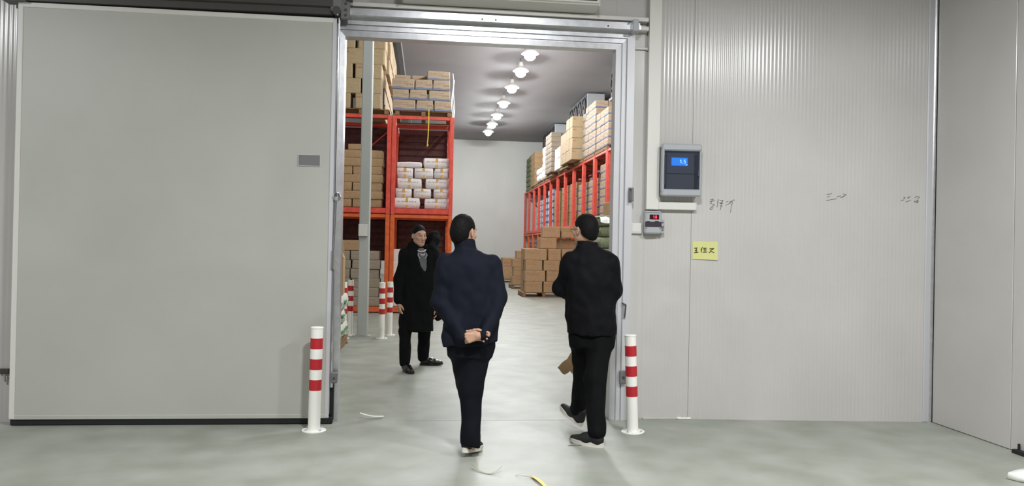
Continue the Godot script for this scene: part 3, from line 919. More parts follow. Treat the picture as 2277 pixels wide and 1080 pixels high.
func store_things() -> void:
	var ps := thing("steel_post", "tall square grey steel post standing between four striped bollards", "post", Vector3(-1.005, 0, -6.0))
	part("shaft", bx(Vector3(0, 3.45, 0), Vector3(0.165, 6.89, 0.165), 0.014), M.post, ps)
	part("base_plate", bx(Vector3(0, 0.006, 0), Vector3(0.26, 0.012, 0.26), 0.003), M.post, ps)
	var sg := thing("junction_box", "small pale grey box fixed on the front of the steel post", "box", Vector3(-1.0, 1.60, -5.915))
	part("body", bx(Vector3(-0.02, 0.10, 0.03), Vector3(0.15, 0.2, 0.06), 0.01), M.plastic_grey, sg)
	part("lid", bx(Vector3(-0.02, 0.10, 0.062), Vector3(0.13, 0.18, 0.006), 0.002), M.plastic_white, sg)
	# pile of sacks left inside the doorway
	var zs := -4.55
	var pl := pallet(Vector3(-1.72, 0, zs), Vector3(1.15, 0.13, 1.2), "wooden pallet under the sacks just inside the doorway on the left")
	pl.rotation.y = 0.0
	for k in 3:
		for j in 2:
			var s := Vector3(0.56, 0.195, 0.58)
			var at := Vector3(-1.44 - 0.03 * (k % 2), 0.13 + 0.205 * k, zs + 0.28 - 0.6 * j)
			var t := thing("filled_sack", "white sack with green band in %s layer, %s in the pile left of the doorway" % [ORD[k], ["nearer", "farther"][j]], "sack", at, rng.randf_range(-0.05, 0.05), "green-banded sacks left of the doorway")
			part("body", carton_mesh(s, k, 0.05), M.sack_white, t)
			part("green_band", carton_mesh(Vector3(0.575, 0.06, 0.635), k, 0.03), M.green, t, Vector3(0, 0.075, 0))
	var oc := thing("open_carton", "open brown carton with raised flap on top of the green-banded sacks", "carton", Vector3(-1.50, 0.75, -4.75), 0.06)
	open_carton(oc, Vector3(0.62, 0.52, 0.6), [0.5, 0.35, -0.5, 0.3])
	# torn carton inside the doorway on the right
	var tc := thing("open_carton", "torn brown carton on the floor behind the walking man's legs", "carton", Vector3(1.86, 0, -1.12), 0.12)
	open_carton(tc, Vector3(0.52, 0.36, 0.46), [-1.3, 0.4, 0.5, 2.4])
	torn_flap(tc)
	# sacks in film beside the right jamb
	var sp := pallet(Vector3(4.15, 0, -9.6), Vector3(1.2, 0.13, 1.2), "wooden pallet under the film-wrapped grey sacks beside the doorway's right side")
	sp.rotation.y = 0.0
	for k in 9:
		var at := Vector3(3.86 + 0.03 * (k % 2), 0.13 + 0.228 * k, -9.35)
		box_at("filled_sack", "sack" if k % 3 != 1 else "sack_green", Vector3(0.64, 0.215, 0.75), at, "grey-green sack in film, %s up, in the tall pile beside the right jamb" % ORD[k], "sack", "film-wrapped sacks", rng.randf_range(-0.03, 0.03), "", 0.045)
	var fb := MB.new()
	var rr := []
	var nn := []
	for j in 9:
		var r := []
		var q := []
		for i in 13:
			var x := 3.53 + 0.75 * i / 12.0
			var y := 2.155 - (0.02 + 0.15 * pow(maxf(0.0, j - 4) / 4.0, 1.0)) * (0.75 + 0.25 * sin(i * 0.8))
			var z := -9.72 + 0.80 * minf(1.0, j / 4.5) + 0.02 * sin(i * 2.1 + j)
			r.append(Vector3(x, y + 0.02 * sin(i * 0.9), z))
			q.append(Vector3(0, 1, 0.6).normalized())
		rr.append(r)
		nn.append(q)
	fb.grid(rr, nn)
	solo("plastic_sheet", fb.done(), M.film, Vector3.ZERO, "white plastic sheet draped over the tall pile of grey-green sacks", "sheet")
	box_at("carton", "kraft", Vector3(0.42, 0.30, 0.4), Vector3(3.95, 2.16, -9.35), "brown carton lying on top of the film-wrapped sacks beside the jamb", "carton", "", 0.1)

func open_carton(t: Node3D, s: Vector3, lean: Array) -> void:
	var h := s * 0.5
	var w := 0.008
	var body := MB.new()
	body.box(Vector3(0, w / 2, 0), Vector3(s.x, w, s.z), 0.002)
	body.box(Vector3(-h.x, h.y, 0), Vector3(w, s.y, s.z), 0.002)
	body.box(Vector3(h.x, h.y, 0), Vector3(w, s.y, s.z), 0.002)
	body.box(Vector3(0, h.y, -h.z), Vector3(s.x, s.y, w), 0.002)
	body.box(Vector3(0, h.y, h.z), Vector3(s.x, s.y, w), 0.002)
	part("body", body.done(), M.carton_kraft, t)
	# flaps at -x, +z, +x, -z, each leaning outward by an angle from upright
	var f := FastNoiseLite.new()
	f.seed = 5
	for k in 4:
		var a: float = lean[k]
		var along := s.z if k % 2 == 0 else s.x
		var b := MB.new()
		var len := 0.26
		var rows := []
		var nn := []
		for j in 5:
			var r := []
			var q := []
			for i in 7:
				var u := (float(i) / 6 - 0.5) * along * (1.0 - 0.1 * j / 4.0)
				var d := len * j / 4.0 + 0.03 * f.get_noise_2d(i * 40, k * 99) * j / 4.0
				var an := a + 0.35 * j / 4.0 * f.get_noise_1d(i * 25 + k * 70)
				r.append(Vector3(u, cos(an) * d, sin(an) * d))
				q.append(Vector3(0, sin(a), -cos(a)))
			rows.append(r)
			nn.append(q)
		b.grid(rows, nn)
		var rows2 := []
		var nn2 := []
		for j in 5:
			var r := []
			var q := []
			for i in 7:
				r.append(rows[j][i] - nn[j][i] * 0.006)
				q.append(-nn[j][i])
			rows2.append(r)
			nn2.append(q)
		b.grid(rows2, nn2)
		var o := part("flap", b.done(), M.carton_kraft, t)
		o.rotation.y = [-PI / 2, 0.0, PI / 2, PI][k]
		o.position = [Vector3(-h.x, s.y, 0), Vector3(0, s.y, h.z), Vector3(h.x, s.y, 0), Vector3(0, s.y, -h.z)][k]

# a crumpled flap hanging off the torn carton's corner, and the pale inner flap beside it
func torn_flap(t: Node3D) -> void:
	var f := FastNoiseLite.new()
	f.seed = 9
	f.frequency = 2.5
	for q in [[[Vector3(-0.460, 0.455, 0.20), Vector3(-0.625, 0.325, 0.26), Vector3(-0.370, 0.36, 0.23), Vector3(-0.560, 0.265, 0.30)], M.carton_kraft, "torn_flap"], [[Vector3(-0.465, 0.385, 0.215), Vector3(-0.495, 0.29, 0.25), Vector3(-0.370, 0.37, 0.235), Vector3(-0.430, 0.235, 0.28)], M.sack_white, "inner_flap"]]:
		var c: Array = q[0]
		var b := MB.new()
		for side in [0, 1]:
			var rows := []
			var nn := []
			for j in 7:
				var r := []
				var w := []
				for i in 7:
					var p: Vector3 = c[0].lerp(c[1], i / 6.0).lerp(c[2].lerp(c[3], i / 6.0), j / 6.0)
					p.z += 0.05 * f.get_noise_2d(p.x * 6.0, p.y * 6.0) - 0.006 * side
					p.y += 0.02 * f.get_noise_2d(p.x * 9.0 + 5.0, p.y * 9.0)
					r.append(p)
					w.append(Vector3(0.1, 0.25, 1.0 - 2.0 * side).normalized())
				rows.append(r)
				nn.append(w)
			b.grid(rows, nn)
		part(q[2], b.done(), q[1], t)

func left_racks() -> void:
	var s0 := Vector3(1.335, 2.13, 1.25)
	var s1 := Vector3(1.335, 2.14, 1.25)
	var col := [-0.137, -1.487]
	var cname := ["aisle-side", "far left"]
	for r in 3:
		for c in 2:
			if r == 2 and c == 0:
				continue
			var z := -10.83 - 1.32 * r
			var where: String = ["front", "second", "third"][r] + " row"
			rack(Vector3(col[c], 0.0, z), s0, M.rack_orange, "orange stacking rack on the floor left of the aisle, %s column, %s" % [cname[c], where], "left racks", 7, false)
			rack(Vector3(col[c], 2.135, z), s1, M.rack_red, "red stacking rack in upper tier left of the aisle, %s column, %s" % [cname[c], where], "left racks", 7, c == 1)
	# top: printed cartons on a pallet
	var zf := -10.28
	pallet(Vector3(-0.14, 4.28, -10.85), Vector3(1.25, 0.13, 1.1), "wooden pallet under the blue-banded cartons on top of the left racks")
	rows_of("printed_carton", "blue", "blue-banded printed carton", "top of left racks", [
		[0.232, -0.815, 0.505, -0.295, 0.365, 0.085, 0.38], [0.225, -0.825, 0.36, -0.445, 0.375, -0.035, 0.475], [0.225, -0.83, 0.485, -0.325, 0.37, 0.06, 0.37], [0.20, -0.08, 0.505]], 4.41, zf, 0.5, "blue-banded cartons on the left racks", "carton")
	box_at("printed_carton", "blue", Vector3(0.34, 0.19, 0.4), Vector3(-0.62, 5.085, -10.95), "blue-banded carton lying in shade behind the topmost left rack layer, first from left", "carton", "", 0.0)
	box_at("printed_carton", "blue", Vector3(0.34, 0.19, 0.4), Vector3(-0.25, 5.085, -10.95), "blue-banded carton lying in shade behind the topmost left rack layer, second from left", "carton", "", 0.05)
	# stretch film hanging at the aisle edge of that stack
	var fb := MB.new()
	for k in 3:
		var pts := []
		for j in 9:
			pts.append(Vector3(0.485 + 0.022 * k + 0.02 * sin(j * 1.1 + k * 2.0), 5.25 - 0.145 * j - 0.12 * k, zf - 0.02 - 0.12 * k))
		fb.ribbon(pts, 0.018, Vector3(0.5, 0, 0.85).normalized(), 0.003)
	solo("stretch_film", fb.done(), M.film, Vector3.ZERO, "loose white stretch film hanging at the aisle edge of the blue-banded cartons", "film")
	var sb := MB.new().ribbon([Vector3(-0.022, 4.42, -10.17), Vector3(-0.02, 4.1, -10.16), Vector3(-0.03, 3.80, -10.165), Vector3(-0.045, 3.62, -10.16), Vector3(-0.02, 3.66, -10.155)], 0.022, Vector3.BACK, 0.002)
	solo("yellow_strap", sb.done(), M.strap, Vector3.ZERO, "yellow strap hanging down in front of the upper left rack", "strap")
	# upper tier, aisle side: white packages
	rows_of("wrapped_package", "pack", "white wrapped package", "upper aisle-side rack", [
		[0.235, -0.745, 0.565, -0.085, 0.535], [0.205, -0.72, 0.375, -0.32, 0.385, 0.11, 0.345], [0.225, -0.685, 0.55, -0.065, 0.52], [0.225, -0.695, 0.375, -0.31, 0.415, 0.115, 0.345]], 2.275, zf - 0.03, 0.48, "white packages in the upper rack", "package", "amber", 0.03)
	box_at("wrapped_package", "pack", Vector3(0.55, 0.12, 0.48), Vector3(-0.42, 3.167, zf - 0.27), "thin white package, topmost on the left side of the upper aisle-side rack", "package", "white packages in the upper rack", -0.02, "", 0.03)
	box_at("wrapped_package", "pack", Vector3(0.58, 0.22, 0.48), Vector3(0.17, 3.167, zf - 0.27), "large white package, topmost on the right side of the upper aisle-side rack", "package", "white packages in the upper rack", 0.03, "amber", 0.03)
	# upper tier, far left: brown cartons
	var rows := []
	for k in 7:
		if k % 2 == 0:
			rows.append([0.178, -1.97, 0.33, -1.63, 0.31, -1.31, 0.31])
		else:
			rows.append([0.178, -2.0, 0.16, -1.83, 0.42, -1.40, 0.42])
	rows[6] = [0.17, -1.86, 0.40, -1.41, 0.42]
	rows_of("carton", "kraft", "plain brown carton", "upper far left rack", rows, 2.275, zf - 0.01, 0.42, "brown cartons in the upper far left rack", "carton")
	box_at("carton", "kraft", Vector3(0.40, 0.13, 0.35), Vector3(-1.55, 3.515, zf - 0.22), "brown carton, topmost, behind the post in the upper far left rack", "carton", "", 0.04)
	# ground tier
	rows_of("white_carton", "white", "white foam carton", "ground aisle-side rack", [[0.60, -0.76, 0.56], [0.39, -0.77, 0.55], [0.26, -0.76, 0.54]], 0.135, zf - 0.02, 0.6, "white cartons in the ground rack", "carton", "", 0.01)
	var rows0 := []
	for k in 6:
		if k % 2 == 0:
			rows0.append([0.20, -1.98, 0.35, -1.61, 0.30, -1.30, 0.30])
		else:
			rows0.append([0.20, -1.95, 0.30, -1.64, 0.30, -1.33, 0.31])
	rows_of("carton", "drab", "dull brown carton", "ground far left rack", rows0, 0.135, zf - 0.02, 0.42, "brown cartons in the ground far left rack", "carton")
	box_at("carton", "kraft", Vector3(0.6, 0.22, 0.4), Vector3(-1.62, 1.34, zf - 0.24), "long brown carton, topmost in the ground far left rack", "carton", "", 0.02)
	# dark slatted crates in the second row
	for c in 2:
		for lv in 2:
			for k in 2:
				if c == 1 and lv == 0 and k == 0:
					continue
				var t := thing("slatted_crate", "dark red slatted crate, second row of left racks, %s tier, %s column, %s" % [["ground", "upper"][lv], cname[c], ["lower", "upper"][k]], "crate", Vector3(col[c], 0.135 + 2.135 * lv + 0.965 * k, -12.15), 0.0, "crates in the second row of left racks")
				part("body", bx(Vector3(0, 0.48, -0.02), Vector3(1.12, 0.96, 1.0), 0.006), M.maroon, t)
				for i in 6:
					part("slat", bx(Vector3(0, 0.08 + 0.16 * i, 0.495), Vector3(1.13, 0.11, 0.03), 0.004), M.maroon, t)
	# tall stacks of large cartons on the far left column
	pallet(Vector3(-1.48, 4.28, -10.58), Vector3(1.2, 0.13, 0.62), "wooden pallet under the tall stack of large cartons on the far left rack")
	rows_of("large_carton", "large", "large brown carton", "tall far left front stack", [
		[0.325, -2.05, 0.345, -1.61, 0.56], [0.32, -2.05, 0.56, -1.47, 0.42], [0.315, -2.05, 0.38, -1.625, 0.58], [0.34, -2.08, 1.10], [0.32, -2.07, 0.44, -1.57, 0.60], [0.32, -2.07, 0.50, -1.55, 0.58]], 4.41, zf + 0.02, 0.6, "large cartons on the far left racks", "carton", "", 0.008)
	for r in 3:
		var ys := 4.30
		for k in 6:
			for j in 2:
				var z := -11.25 - 1.25 * r - 0.57 * j
				var out := 0.10 if k >= 3 else 0.0
				box_at("large_carton", "large", Vector3(0.55, 0.338, 0.55), Vector3(-1.28 + out - 0.02 * (k % 2), ys + 0.34 * k, z), "large brown carton, %s layer, %s half of the %s pile behind the tall front stack" % [ORD[k], ["near", "far"][j], NTH[r]], "carton", "large cartons on the far left racks", 0.0, "", 0.008)

# stacks along the right rack show their aisle face, and those that stand clear also the end that looks to the door
func side_stack(called: String, kind: String, look: String, place: String, xf: float, zn: float, length: float, y0: float, layers: int, h: float, per: int, ends: int, end_w: float, group: String, category := "carton", soft := 0.012, from_layer := 0) -> void:
	var lz := length / per
	for k in layers:
		var shift := 0.03 * (k % 2)
		for j in per:
			box_at(called, kind, Vector3(0.40, h - 0.003, lz - 0.012), Vector3(xf + 0.20 + rng.randf_range(0, 0.02), y0 + h * k, zn - lz * (j + 0.5)), "%s, %s layer, %s back along aisle, %s" % [look, ORD[k], NTH[j], place], category, group, rng.randf_range(-0.015, 0.015), "", soft)
		if k >= from_layer:
			for e in ends:
				box_at(called, kind, Vector3(end_w - 0.01, h - 0.003, 0.40), Vector3(xf + 0.41 + end_w * (e + 0.5) + shift * 0.5, y0 + h * k, zn - 0.20 - rng.randf_range(0, 0.02)), "%s, %s layer, end side, %s from aisle, %s" % [look, ORD[k], NTH[e], place], category, group, rng.randf_range(-0.015, 0.015), "", soft)

func right_racks() -> void:
	var z0 := -14.3
	var pitch := 1.64
	var n := 12
	var cnt := ["nearest", "second", "third", "fourth", "fifth", "sixth", "seventh", "eighth", "ninth", "tenth", "eleventh", "last"]
	for i in range(-1, 11):
		var z := z0 - pitch * i - pitch / 2
		var who: String = cnt[i + 1]
		for lv in 2:
			rack(Vector3(5.53, 2.125 * lv, z), Vector3(1.26, 2.12, 1.60), M.rack_red if lv else M.rack_orange, "red stacking rack along the right wall, %s tier, %s from the door" % [["ground", "upper"][lv], who], "right racks", 6)
	var top := 4.38
	# upper storey, from the door to the far wall
	var pl := []
	for i in [0, 1, 2, 3, 4, 5, 6, 7, 8]:
		pallet(Vector3(5.50 if i != 3 and i != 5 else 5.30, 4.245, z0 - pitch * i - pitch / 2), Vector3(1.2, 0.13, 1.5), "wooden pallet on top of the right racks, %s from the door" % cnt[i], "pallets on the right racks")
	side_stack("printed_carton", "blue", "blue-banded carton", "nearest top stack on right racks", 4.93, z0 - 0.04, 1.5, top, 5, 0.215, 3, 2, 0.34, "blue-banded cartons on the right racks", "carton", 0.012, 0)
	side_stack("printed_carton", "blue", "blue-banded carton", "second top stack on right racks", 4.93, z0 - pitch - 0.04, 1.5, top, 7, 0.222, 3, 3, 0.34, "blue-banded cartons on the right racks", "carton", 0.012, 4)
	side_stack("carton", "drab", "film-wrapped drab carton", "third top stack on right racks", 4.96, -17.56, 0.5, top, 6, 0.24, 1, 0, 0.34, "drab cartons on the right racks", "carton", 0.02, 5)
	side_stack("large_carton", "large", "tall brown carton", "fourth top stack, right racks", 4.62, -18.1, 1.05, top, 4, 0.355, 2, 2, 0.42, "tall cartons on the right racks", "carton", 0.008, 0)
	side_stack("large_carton", "large", "tall brown carton", "lower fifth top stack, right racks", 4.62, -19.2, 1.05, top, 3, 0.35, 2, 0, 0.42, "tall cartons on the right racks", "carton", 0.008, 0)
	side_stack("white_carton", "white", "white carton", "sixth top stack, right racks", 4.72, -20.9, 1.2, top, 2, 0.40, 2, 1, 0.4, "white cartons on the right racks", "carton", 0.01, 0)
	side_stack("carton", "drab", "thin drab carton", "seventh top stack, right racks", 4.62, -22.3, 1.45, top, 8, 0.19, 3, 1, 0.44, "drab cartons on the right racks", "carton", 0.015, 0)
	side_stack("white_carton", "white", "white bag-wrapped box", "eighth top stack, right racks", 4.82, -24.4, 1.5, top, 4, 0.335, 2, 0, 0.4, "white boxes on the right racks", "carton", 0.05, 0)
	side_stack("white_carton", "white", "white bag-wrapped box", "ninth top stack, right racks", 4.82, -26.1, 1.5, top, 2, 0.28, 2, 0, 0.4, "white boxes on the right racks", "carton", 0.05, 0)
	side_stack("carton", "kraft", "brown carton", "tenth top stack, right racks", 4.93, -28.9, 1.5, top, 6, 0.265, 3, 0, 0.36, "brown cartons on the right racks", "carton", 0.012, 0)
	for k in 7:
		box_at("filled_sack", "sack_green", Vector3(0.9, 0.235, 1.5), Vector3(5.4, 4.25 + 0.245 * k, -31.5), "dark green sack, %s in the farthest top stack on the right racks" % ORD[k], "sack", "green sacks", 0.0, "", 0.04)
	# upper tier, inside the racks
	var d := 2.265
	side_stack("printed_carton", "blue", "blue-banded carton", "first upper right rack", 5.06, z0 - 0.12, 1.38, d, 7, 0.24, 3, 1, 0.34, "blue-banded cartons inside the right racks", "carton", 0.012, 5)
	side_stack("printed_carton", "blue", "blue-banded carton", "second upper right rack", 5.06, z0 - pitch - 0.12, 1.38, d, 6, 0.225, 3, 0, 0.34, "blue-banded cartons inside the right racks")
	side_stack("printed_carton", "blue", "blue-banded carton", "third upper right rack", 5.06, z0 - pitch * 2 - 0.12, 1.38, d, 6, 0.225, 3, 0, 0.34, "blue-banded cartons inside the right racks")
	side_stack("carton", "kraft", "brown carton", "fourth upper right rack", 5.06, z0 - pitch * 3 - 0.12, 1.38, d, 6, 0.25, 3, 0, 0.34, "brown cartons inside the right racks")
	side_stack("carton", "kraft", "brown carton", "fifth upper right rack", 5.06, z0 - pitch * 4 - 0.12, 1.38, d, 6, 0.25, 3, 0, 0.34, "brown cartons inside the right racks")
	side_stack("carton", "olive", "greenish brown carton", "sixth upper right rack", 5.06, z0 - pitch * 5 - 0.12, 1.38, d, 6, 0.235, 3, 0, 0.34, "greenish cartons inside the right racks")
	side_stack("printed_carton", "sky", "white and blue carton", "seventh upper right rack", 5.06, z0 - pitch * 6 - 0.12, 1.38, d, 6, 0.27, 2, 0, 0.34, "white and blue cartons inside the right racks")
	side_stack("printed_carton", "sky", "white and blue carton", "eighth upper right rack", 5.06, z0 - pitch * 7 - 0.12, 1.38, d, 5, 0.27, 2, 0, 0.34, "white and blue cartons inside the right racks")
	side_stack("wrapped_package", "pack", "pale wrapped package", "ninth upper right rack", 5.06, z0 - pitch * 8 - 0.12, 1.38, d, 5, 0.27, 2, 0, 0.34, "pale packages inside the right racks", "package", 0.03)
	# air coolers under the ceiling, fans towards the aisle
	for i in 3:
		var z := -12.75 - 6.7 * i
		var t := thing("air_cooler", "grey air cooler with round fans under the ceiling, %s from the door" % cnt[i], "air cooler", Vector3(5.35, 5.95, z), 0.0, "air coolers along the right wall")
		part("housing", bx(Vector3(0.35, 0.45, -1.6), Vector3(0.62, 0.88, 3.2), 0.015), M.plastic_grey, t)
		part("coil_face", bx(Vector3(0.035, 0.45, -1.6), Vector3(0.03, 0.80, 3.1), 0.004), M.coil, t)
		part("drip_tray", MB.new().box(Vector3(0.33, -0.01, -1.6), Vector3(0.70, 0.05, 3.26), 0.01).done(), M.alu_soft, t)
		for k in 4:
			var fz := -0.42 - 0.79 * k
			var ring := MB.new()
			for a in 20:
				var a0 := TAU * a / 20.0
				var a1 := TAU * (a + 1) / 20.0
				ring.bar(Vector3(0.0, 0.45 + 0.33 * sin(a0), fz + 0.33 * cos(a0)), Vector3(0.0, 0.45 + 0.33 * sin(a1), fz + 0.33 * cos(a1)), 0.022, -1, 6)
			var fan := part("fan_ring", ring.done(), M.steel_dark, t)
			for a in 5:
				var a0 := TAU * a / 5.0
				part("fan_blade", MB.new().box(Vector3(0.012, 0.45 + 0.17 * sin(a0), fz + 0.17 * cos(a0)), Vector3(0.012, 0.10, 0.26), 0.004, Basis(Vector3.RIGHT, -a0 + 0.0)).done(), M.steel_dark, fan)
			part("fan_hub", MB.new().bar(Vector3(0.02, 0.45, fz), Vector3(-0.02, 0.45, fz), 0.06).done(), M.steel_dark, fan)
		for q in [0.2, 3.0]:
			part("hanger_rod", MB.new().bar(Vector3(0.35, 0.88, -q), Vector3(0.35, 0.95, -q), 0.012, -1, 8).done(), M.steel_grey, t)

func floor_piles() -> void:
	pallet(Vector3(3.48, 0, -16.6), Vector3(1.30, 0.14, 1.2), "wooden pallet under the four-layer pile of brown cartons beside the aisle")
	rows_of("carton", "kraft", "brown carton", "pile on the aisle floor", [
		[0.325, 2.91, 0.53, 3.46, 0.48, 3.96, 0.40], [0.325, 2.90, 0.62, 3.54, 0.42, 3.98, 0.42], [0.31, 2.91, 0.52, 3.45, 0.50, 3.97, 0.42], [0.34, 2.88, 0.68, 3.58, 0.40, 4.0, 0.42]], 0.14, -16.0, 0.5, "cartons piled on the aisle floor", "carton", "brown")
	for k in 4:
		box_at("carton", "kraft", Vector3(0.5, 0.325, 0.5), Vector3(3.16, 0.14 + 0.327 * k, -16.85), "brown carton at the back of the aisle pile, %s layer" % ORD[k], "carton", "cartons at the back of the aisle pile", 0.0)
	box_at("carton", "kraft", Vector3(0.50, 0.33, 0.5), Vector3(3.62, 1.447, -16.45), "brown carton in the fifth layer of the aisle pile, alone", "carton", "", 0.02, "brown")
	box_at("carton", "kraft", Vector3(0.62, 0.30, 0.45), Vector3(4.22, 1.447, -16.75), "brown carton set back in the fifth layer of the aisle pile", "carton", "", -0.02, "brown")
	box_at("carton", "kraft", Vector3(0.54, 0.33, 0.5), Vector3(3.72, 1.785, -16.5), "topmost brown carton of the aisle pile, on the left", "carton", "", -0.02, "brown")
	box_at("carton", "kraft", Vector3(0.54, 0.33, 0.5), Vector3(4.29, 1.785, -16.55), "topmost brown carton of the aisle pile, on the right", "carton", "", 0.03, "brown")
	pallet(Vector3(3.60, 0, -21.0), Vector3(1.2, 0.14, 1.1), "wooden pallet under the small stack behind the aisle pile")
	var hs := [0.30, 0.32, 0.30, 0.29]
	var y := 0.14
	for k in 4:
		box_at("carton", "kraft", Vector3(0.62, hs[k], 0.6), Vector3(3.34 + 0.04 * (k % 2) + (0.10 if k == 3 else 0.0), y, -20.75), "brown carton in %s layer of the small stack behind the aisle pile" % ORD[k], "carton", "cartons of the small stack", 0.0, "brown")
		y += hs[k] + 0.002
	pallet(Vector3(3.62, 0, -25.6), Vector3(1.1, 0.14, 1.1), "wooden pallet under the tall carton farther down the aisle")
	box_at("large_carton", "kraft", Vector3(0.95, 0.90, 0.9), Vector3(3.60, 0.14, -25.5), "big tall brown carton standing farthest down the aisle floor", "carton", "", 0.0, "brown")

func floor_marks() -> void:
	var sb := MB.new()
	var pts := []
	var b := MB.new()
	var rows := []
	var nn := []
	for i in 13:
		var t := i / 12.0
		var p := Vector3(0.325 + 0.195 * t, 0.003 + 0.035 * pow(absf(t - 0.45) * 1.8, 2.0), 1.41 + 0.13 * sin(t * PI * 0.8))
		rows.append([p + Vector3(0, 0, -0.010), p + Vector3(0, 0.004, 0.0), p + Vector3(0, 0, 0.010)])
		nn.append([Vector3.UP, Vector3.UP, Vector3.UP])
	b.grid(rows, nn)
	solo("curled_strap", b.done(), mat(Color(0.52, 0.50, 0.36), 0.5), Vector3.ZERO, "olive packing strap curled on the floor in the foreground, left one", "strap")
	b = MB.new()
	rows = []
	nn = []
	for i in 11:
		var t := i / 10.0
		var p := Vector3(0.60 + 0.11 * t, 0.004 + 0.02 * sin(t * PI), 1.58 + 0.04 * t)
		rows.append([p + Vector3(0, 0, -0.007), p + Vector3(0, 0.003, 0.0), p + Vector3(0, 0, 0.007)])
		nn.append([Vector3.UP, Vector3.UP, Vector3.UP])
	b.grid(rows, nn)
	solo("curled_strap", b.done(), mat(Color(0.62, 0.60, 0.48), 0.5), Vector3.ZERO, "short pale packing strap end on the floor beside the yellow strap", "strap")
	b = MB.new()
	rows = []
	nn = []
	for i in 9:
		var t := i / 8.0
		var p := Vector3(0.70 + 0.06 * t, 0.004 + 0.012 * sin(t * PI), 1.61 + 0.22 * t)
		rows.append([p + Vector3(-0.013, 0, 0), p + Vector3(0, 0.003, 0.0), p + Vector3(0.013, 0, 0)])
		nn.append([Vector3.UP, Vector3.UP, Vector3.UP])
	b.grid(rows, nn)
	solo("yellow_strap", b.done(), M.strap, Vector3.ZERO, "yellow strap lying on the floor at the front of the passage", "strap")
	# thin curl of film on the threshold
	b = MB.new()
	rows = []
	nn = []
	for i in 11:
		var t := i / 10.0
		var p := Vector3(-0.54 + 0.20 * t, 0.006 + 0.03 * (1.0 - t), -0.13 + 0.05 * sin(t * PI))
		rows.append([p, p + Vector3(0, 0.012, 0.012), p + Vector3(0, 0.006, 0.028)])
		nn.append([Vector3.UP, Vector3.UP, Vector3.UP])
	b.grid(rows, nn)
	solo("plastic_scrap", b.done(), M.film, Vector3.ZERO, "curl of clear film lying on the threshold by the left jamb", "scrap")
	solo("plastic_scrap", carton_mesh(Vector3(0.22, 0.05, 0.12), 1, 0.02), M.film, Vector3(4.0, 0, 1.80), "white plastic scrap on the floor near the side wall", "scrap", "", 0.5)
	solo("paper_scrap", MB.new().ribbon([Vector3(0, 0, 0), Vector3(0.05, 0.006, 0.004), Vector3(0.11, 0.0, -0.01)], 0.012, Vector3.UP, 0.001).done(), mat(Color(0.35, 0.36, 0.30), 0.8), Vector3(1.08, 0.001, 0.85), "dark twig-like scrap on the floor at the walking man's front shoe", "scrap")
	# filler along the foot of the right panel
	b = MB.new()
	for i in 9:
		var x := 2.22 + 0.012 * i
		b.box(Vector3(x, 0.010, on_skew(x, 0).z + 0.010), Vector3(0.03 + 0.02 * sin(i * 2.0), 0.018, 0.03), 0.006)
	struct("trim_5", b.done(), M.white_paint)

# ------------------------------------------------------------------ bodies and clothes: distance fields meshed as surface nets
class Prim:
	var op := 0        # 0 joined, 1 cut away, 2 kept inside
	var k := 0.02
	func d(_p: Vector3) -> float:
		return 1e9

class Cap extends Prim:
	var a: Vector3
	var ba: Vector3
	var l2: float
	var ra: float
	var rb: float
	func _init(pa: Vector3, pb: Vector3, r0: float, r1: float, kk := 0.02, o := 0) -> void:
		a = pa
		ba = pb - pa
		l2 = maxf(ba.length_squared(), 1e-9)
		ra = r0
		rb = r1
		k = kk
		op = o
	func d(p: Vector3) -> float:
		var q := p - a
		var h := clampf(q.dot(ba) / l2, 0.0, 1.0)
		return (q - ba * h).length() - lerpf(ra, rb, h)

class Ell extends Prim:
	var c: Vector3
	var r: Vector3
	var inv: Basis
	func _init(cc: Vector3, rr: Vector3, kk := 0.02, o := 0, turn := Basis()) -> void:
		c = cc
		r = rr
		inv = turn.inverse()
		k = kk
		op = o
	func d(p: Vector3) -> float:
		var q := inv * (p - c)
		var e := q / r
		var k0 := e.length()
		if k0 < 1e-4:
			return -minf(r.x, minf(r.y, r.z))
		var k1 := (e / r).length()
		return k0 * (k0 - 1.0) / k1

